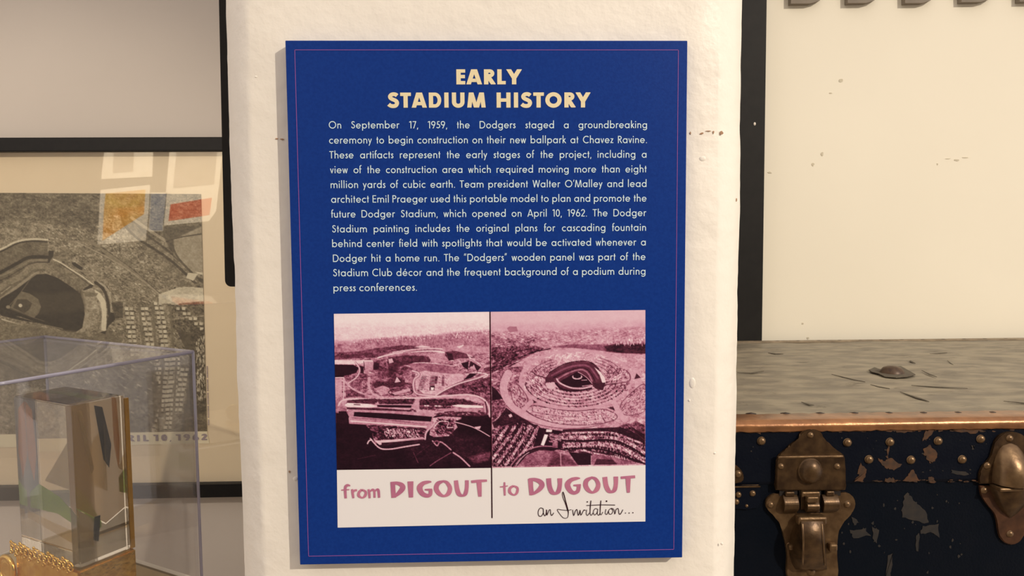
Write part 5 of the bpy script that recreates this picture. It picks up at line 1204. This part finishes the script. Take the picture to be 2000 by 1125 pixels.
for x0, x1 in ((500, 512), (640, 650)):
    prev = None
    for k in range(1, 21):
        t = k/22; yv = 732+346*t; d = 0.006+0.0135*math.sin(PI*(0.12+0.80*t))**0.9-0.003*t+0.0014; xx = 27*t if x0 > 600 else 8*math.sin(PI*t)
        a, b = cL(x0+xx, yv, YL-d), cL(x1+xx, yv, YL-d); c_ = (a+b)/2+Vector((0, -0.0010, 0))
        cur = [ridge.verts.new(q) for q in (a, c_, b)]
        if prev: ridge.faces.new((prev[0], prev[1], cur[1], cur[0])); ridge.faces.new((prev[1], prev[2], cur[2], cur[1]))
        prev = cur
tag(bm_obj('hasp_ridges', ridge, m_bronze2, B_, True), kind='stuff')
riv(412, 905, YL, 0.0030, B_); riv(570, 1094, YL, 0.0042, B_); riv(560, 1088, YL, 0.0030, B_)
slab('pivot_pin', 682, 878, 742, 935, YL, 0.0065, m_bronze2, B_, 0.002)
slab('pivot_pin', 392, 885, 430, 925, YL, 0.006, m_bronze2, B_, 0.002)

# domed draw clasp at the right
def cR(x, y, yy): return PY(1700+x/3.69, 820+y/3.69, yy)
half = [(775, 455), (776, 385), (800, 330), (850, 272), (872, 205), (892, 140), (935, 98), (1005, 82)]
up = half+[(2010-x, y) for x, y in half[::-1][1:]]
W = [cR(x, y, YT) for x, y in half]+[cR(2010-x, y, YT) for x, y in half[::-1][1:]]
Wc = [(p[0], p[1]) for p in spline([(p.x, p.z) for p in W], 3)]
bm = bmesh.new(); bm_extrude(bm, [Vector((a, YT, b)) for a, b in Wc], Vector((0, -0.003, 0)), 0.0009); K1 = bm_obj('clasp_upper_plate', bm, m_bronze, TR)
half2 = [(778, 470), (784, 520), (800, 560), (835, 610), (878, 662), (900, 720), (912, 800), (940, 866), (1005, 893)]
W = [cR(x, y, yB) for x, y in half2]+[cR(2010-x, y, yB) for x, y in half2[::-1][1:]]
Wc = [(p[0], p[1]) for p in spline([(p.x, p.z) for p in W], 3)]
bm = bmesh.new(); bm_extrude(bm, [Vector((a, yB, b)) for a, b in Wc], Vector((0, -0.003, 0)), 0.0009); K2 = bm_obj('clasp_lower_plate', bm, mat('copper_toned_brass', (98, 66, 46), (72, 48, 34), 90, 0.4, metal=0.5), TR)
def bulge(name, f_out, v0, v1, yy, h, m, par, n=18, k=20, up_=True):
    """a pressed dome whose half width at height t is f_out(t)"""
    V = []; Fc = []
    for i in range(n+1):
        t = i/n; v = v0+(v1-v0)*t; hw = f_out(t)
        for j in range(k+1):
            s = -1+2*j/k; prof = math.sqrt(max(0, 1-s*s)); d = h*prof*(math.sin(PI/2*min(1, t*1.25)) if up_ else math.cos(PI/2*t)**0.8)
            p = cR(1005+hw*s, v, yy); V.append((p.x, yy-d, p.z))
    for i in range(n):
        for j in range(k): a = i*(k+1)+j; Fc.append((a, a+1, a+k+2, a+k+1))
    e = [i for i in range(k+1)] if not up_ else [n*(k+1)+i for i in range(k+1)]
    Fc.append(tuple(e))
    o = from_py(name, V, Fc, m, par, True); md = o.modifiers.new('e', 'EDGE_SPLIT'); md.split_angle = 0.9; return o
bulge('clasp_dome', lambda t: 10+120*math.sqrt(max(0, 1-(1-t)**2.2)), 168, 452, YT-0.0028, 0.017, m_bronze2, K1)
bulge('clasp_bowl', lambda t: 146*(1-t**1.5)**0.8+1, 466, 708, yB-0.0028, 0.014, m_bronze, K2, up_=False)
a, b = cR(860, 462, yB-0.003), cR(1150, 478, yB-0.003); box('bowl_rim', (a.x, yB-0.018, b.z), (b.x, yB-0.002, a.z+0.0006), m_bronze2, K2, 0.0012)
for x, y in ((1003, 133), (842, 330), (1168, 330)): riv(x, y, YT-0.003, 0.0034, K1, None, cR)
for x, y in ((820, 508), (1190, 508), (1006, 822)): riv(x, y, yB-0.003, 0.0034, K2, None, cR)
# corner pieces at the pillar
C1 = plate('corner_plate', [(-60, 320), (10, 318), (45, 340), (70, 375), (78, 410), (60, 446), (-60, 448)], YT, 0.0024, m_bronze, 2)
riv(42, 390, YT-0.0024, 0.0036, C1)
C2 = plate('corner_plate', [(-60, 470), (192, 470), (205, 500), (205, 590), (180, 632), (100, 640), (-60, 636)], yB, 0.0022, m_navy, 1)
box('bright_rim', tuple(cL(-60, 484, yB-0.0034)[i] if i != 1 else yB-0.0034 for i in range(3)), tuple(cL(190, 474, yB)[i] if i != 1 else yB for i in range(3)), m_bronze2, C2, 0.0005)
for x, y in ((45, 540), (148, 530), (105, 620), (30, 590)): riv(x, y, yB-0.0022, 0.0030 if y < 600 else 0.0016, C2)
m_plt = tag(box('plinth', (0.13, 0.118, 0), (1.06, YB-0.001, ZTT-TH-0.0005), m_plinth, None, 0.003), 'long white plinth carrying the navy steamer trunk, right of the pillar', 'plinth')
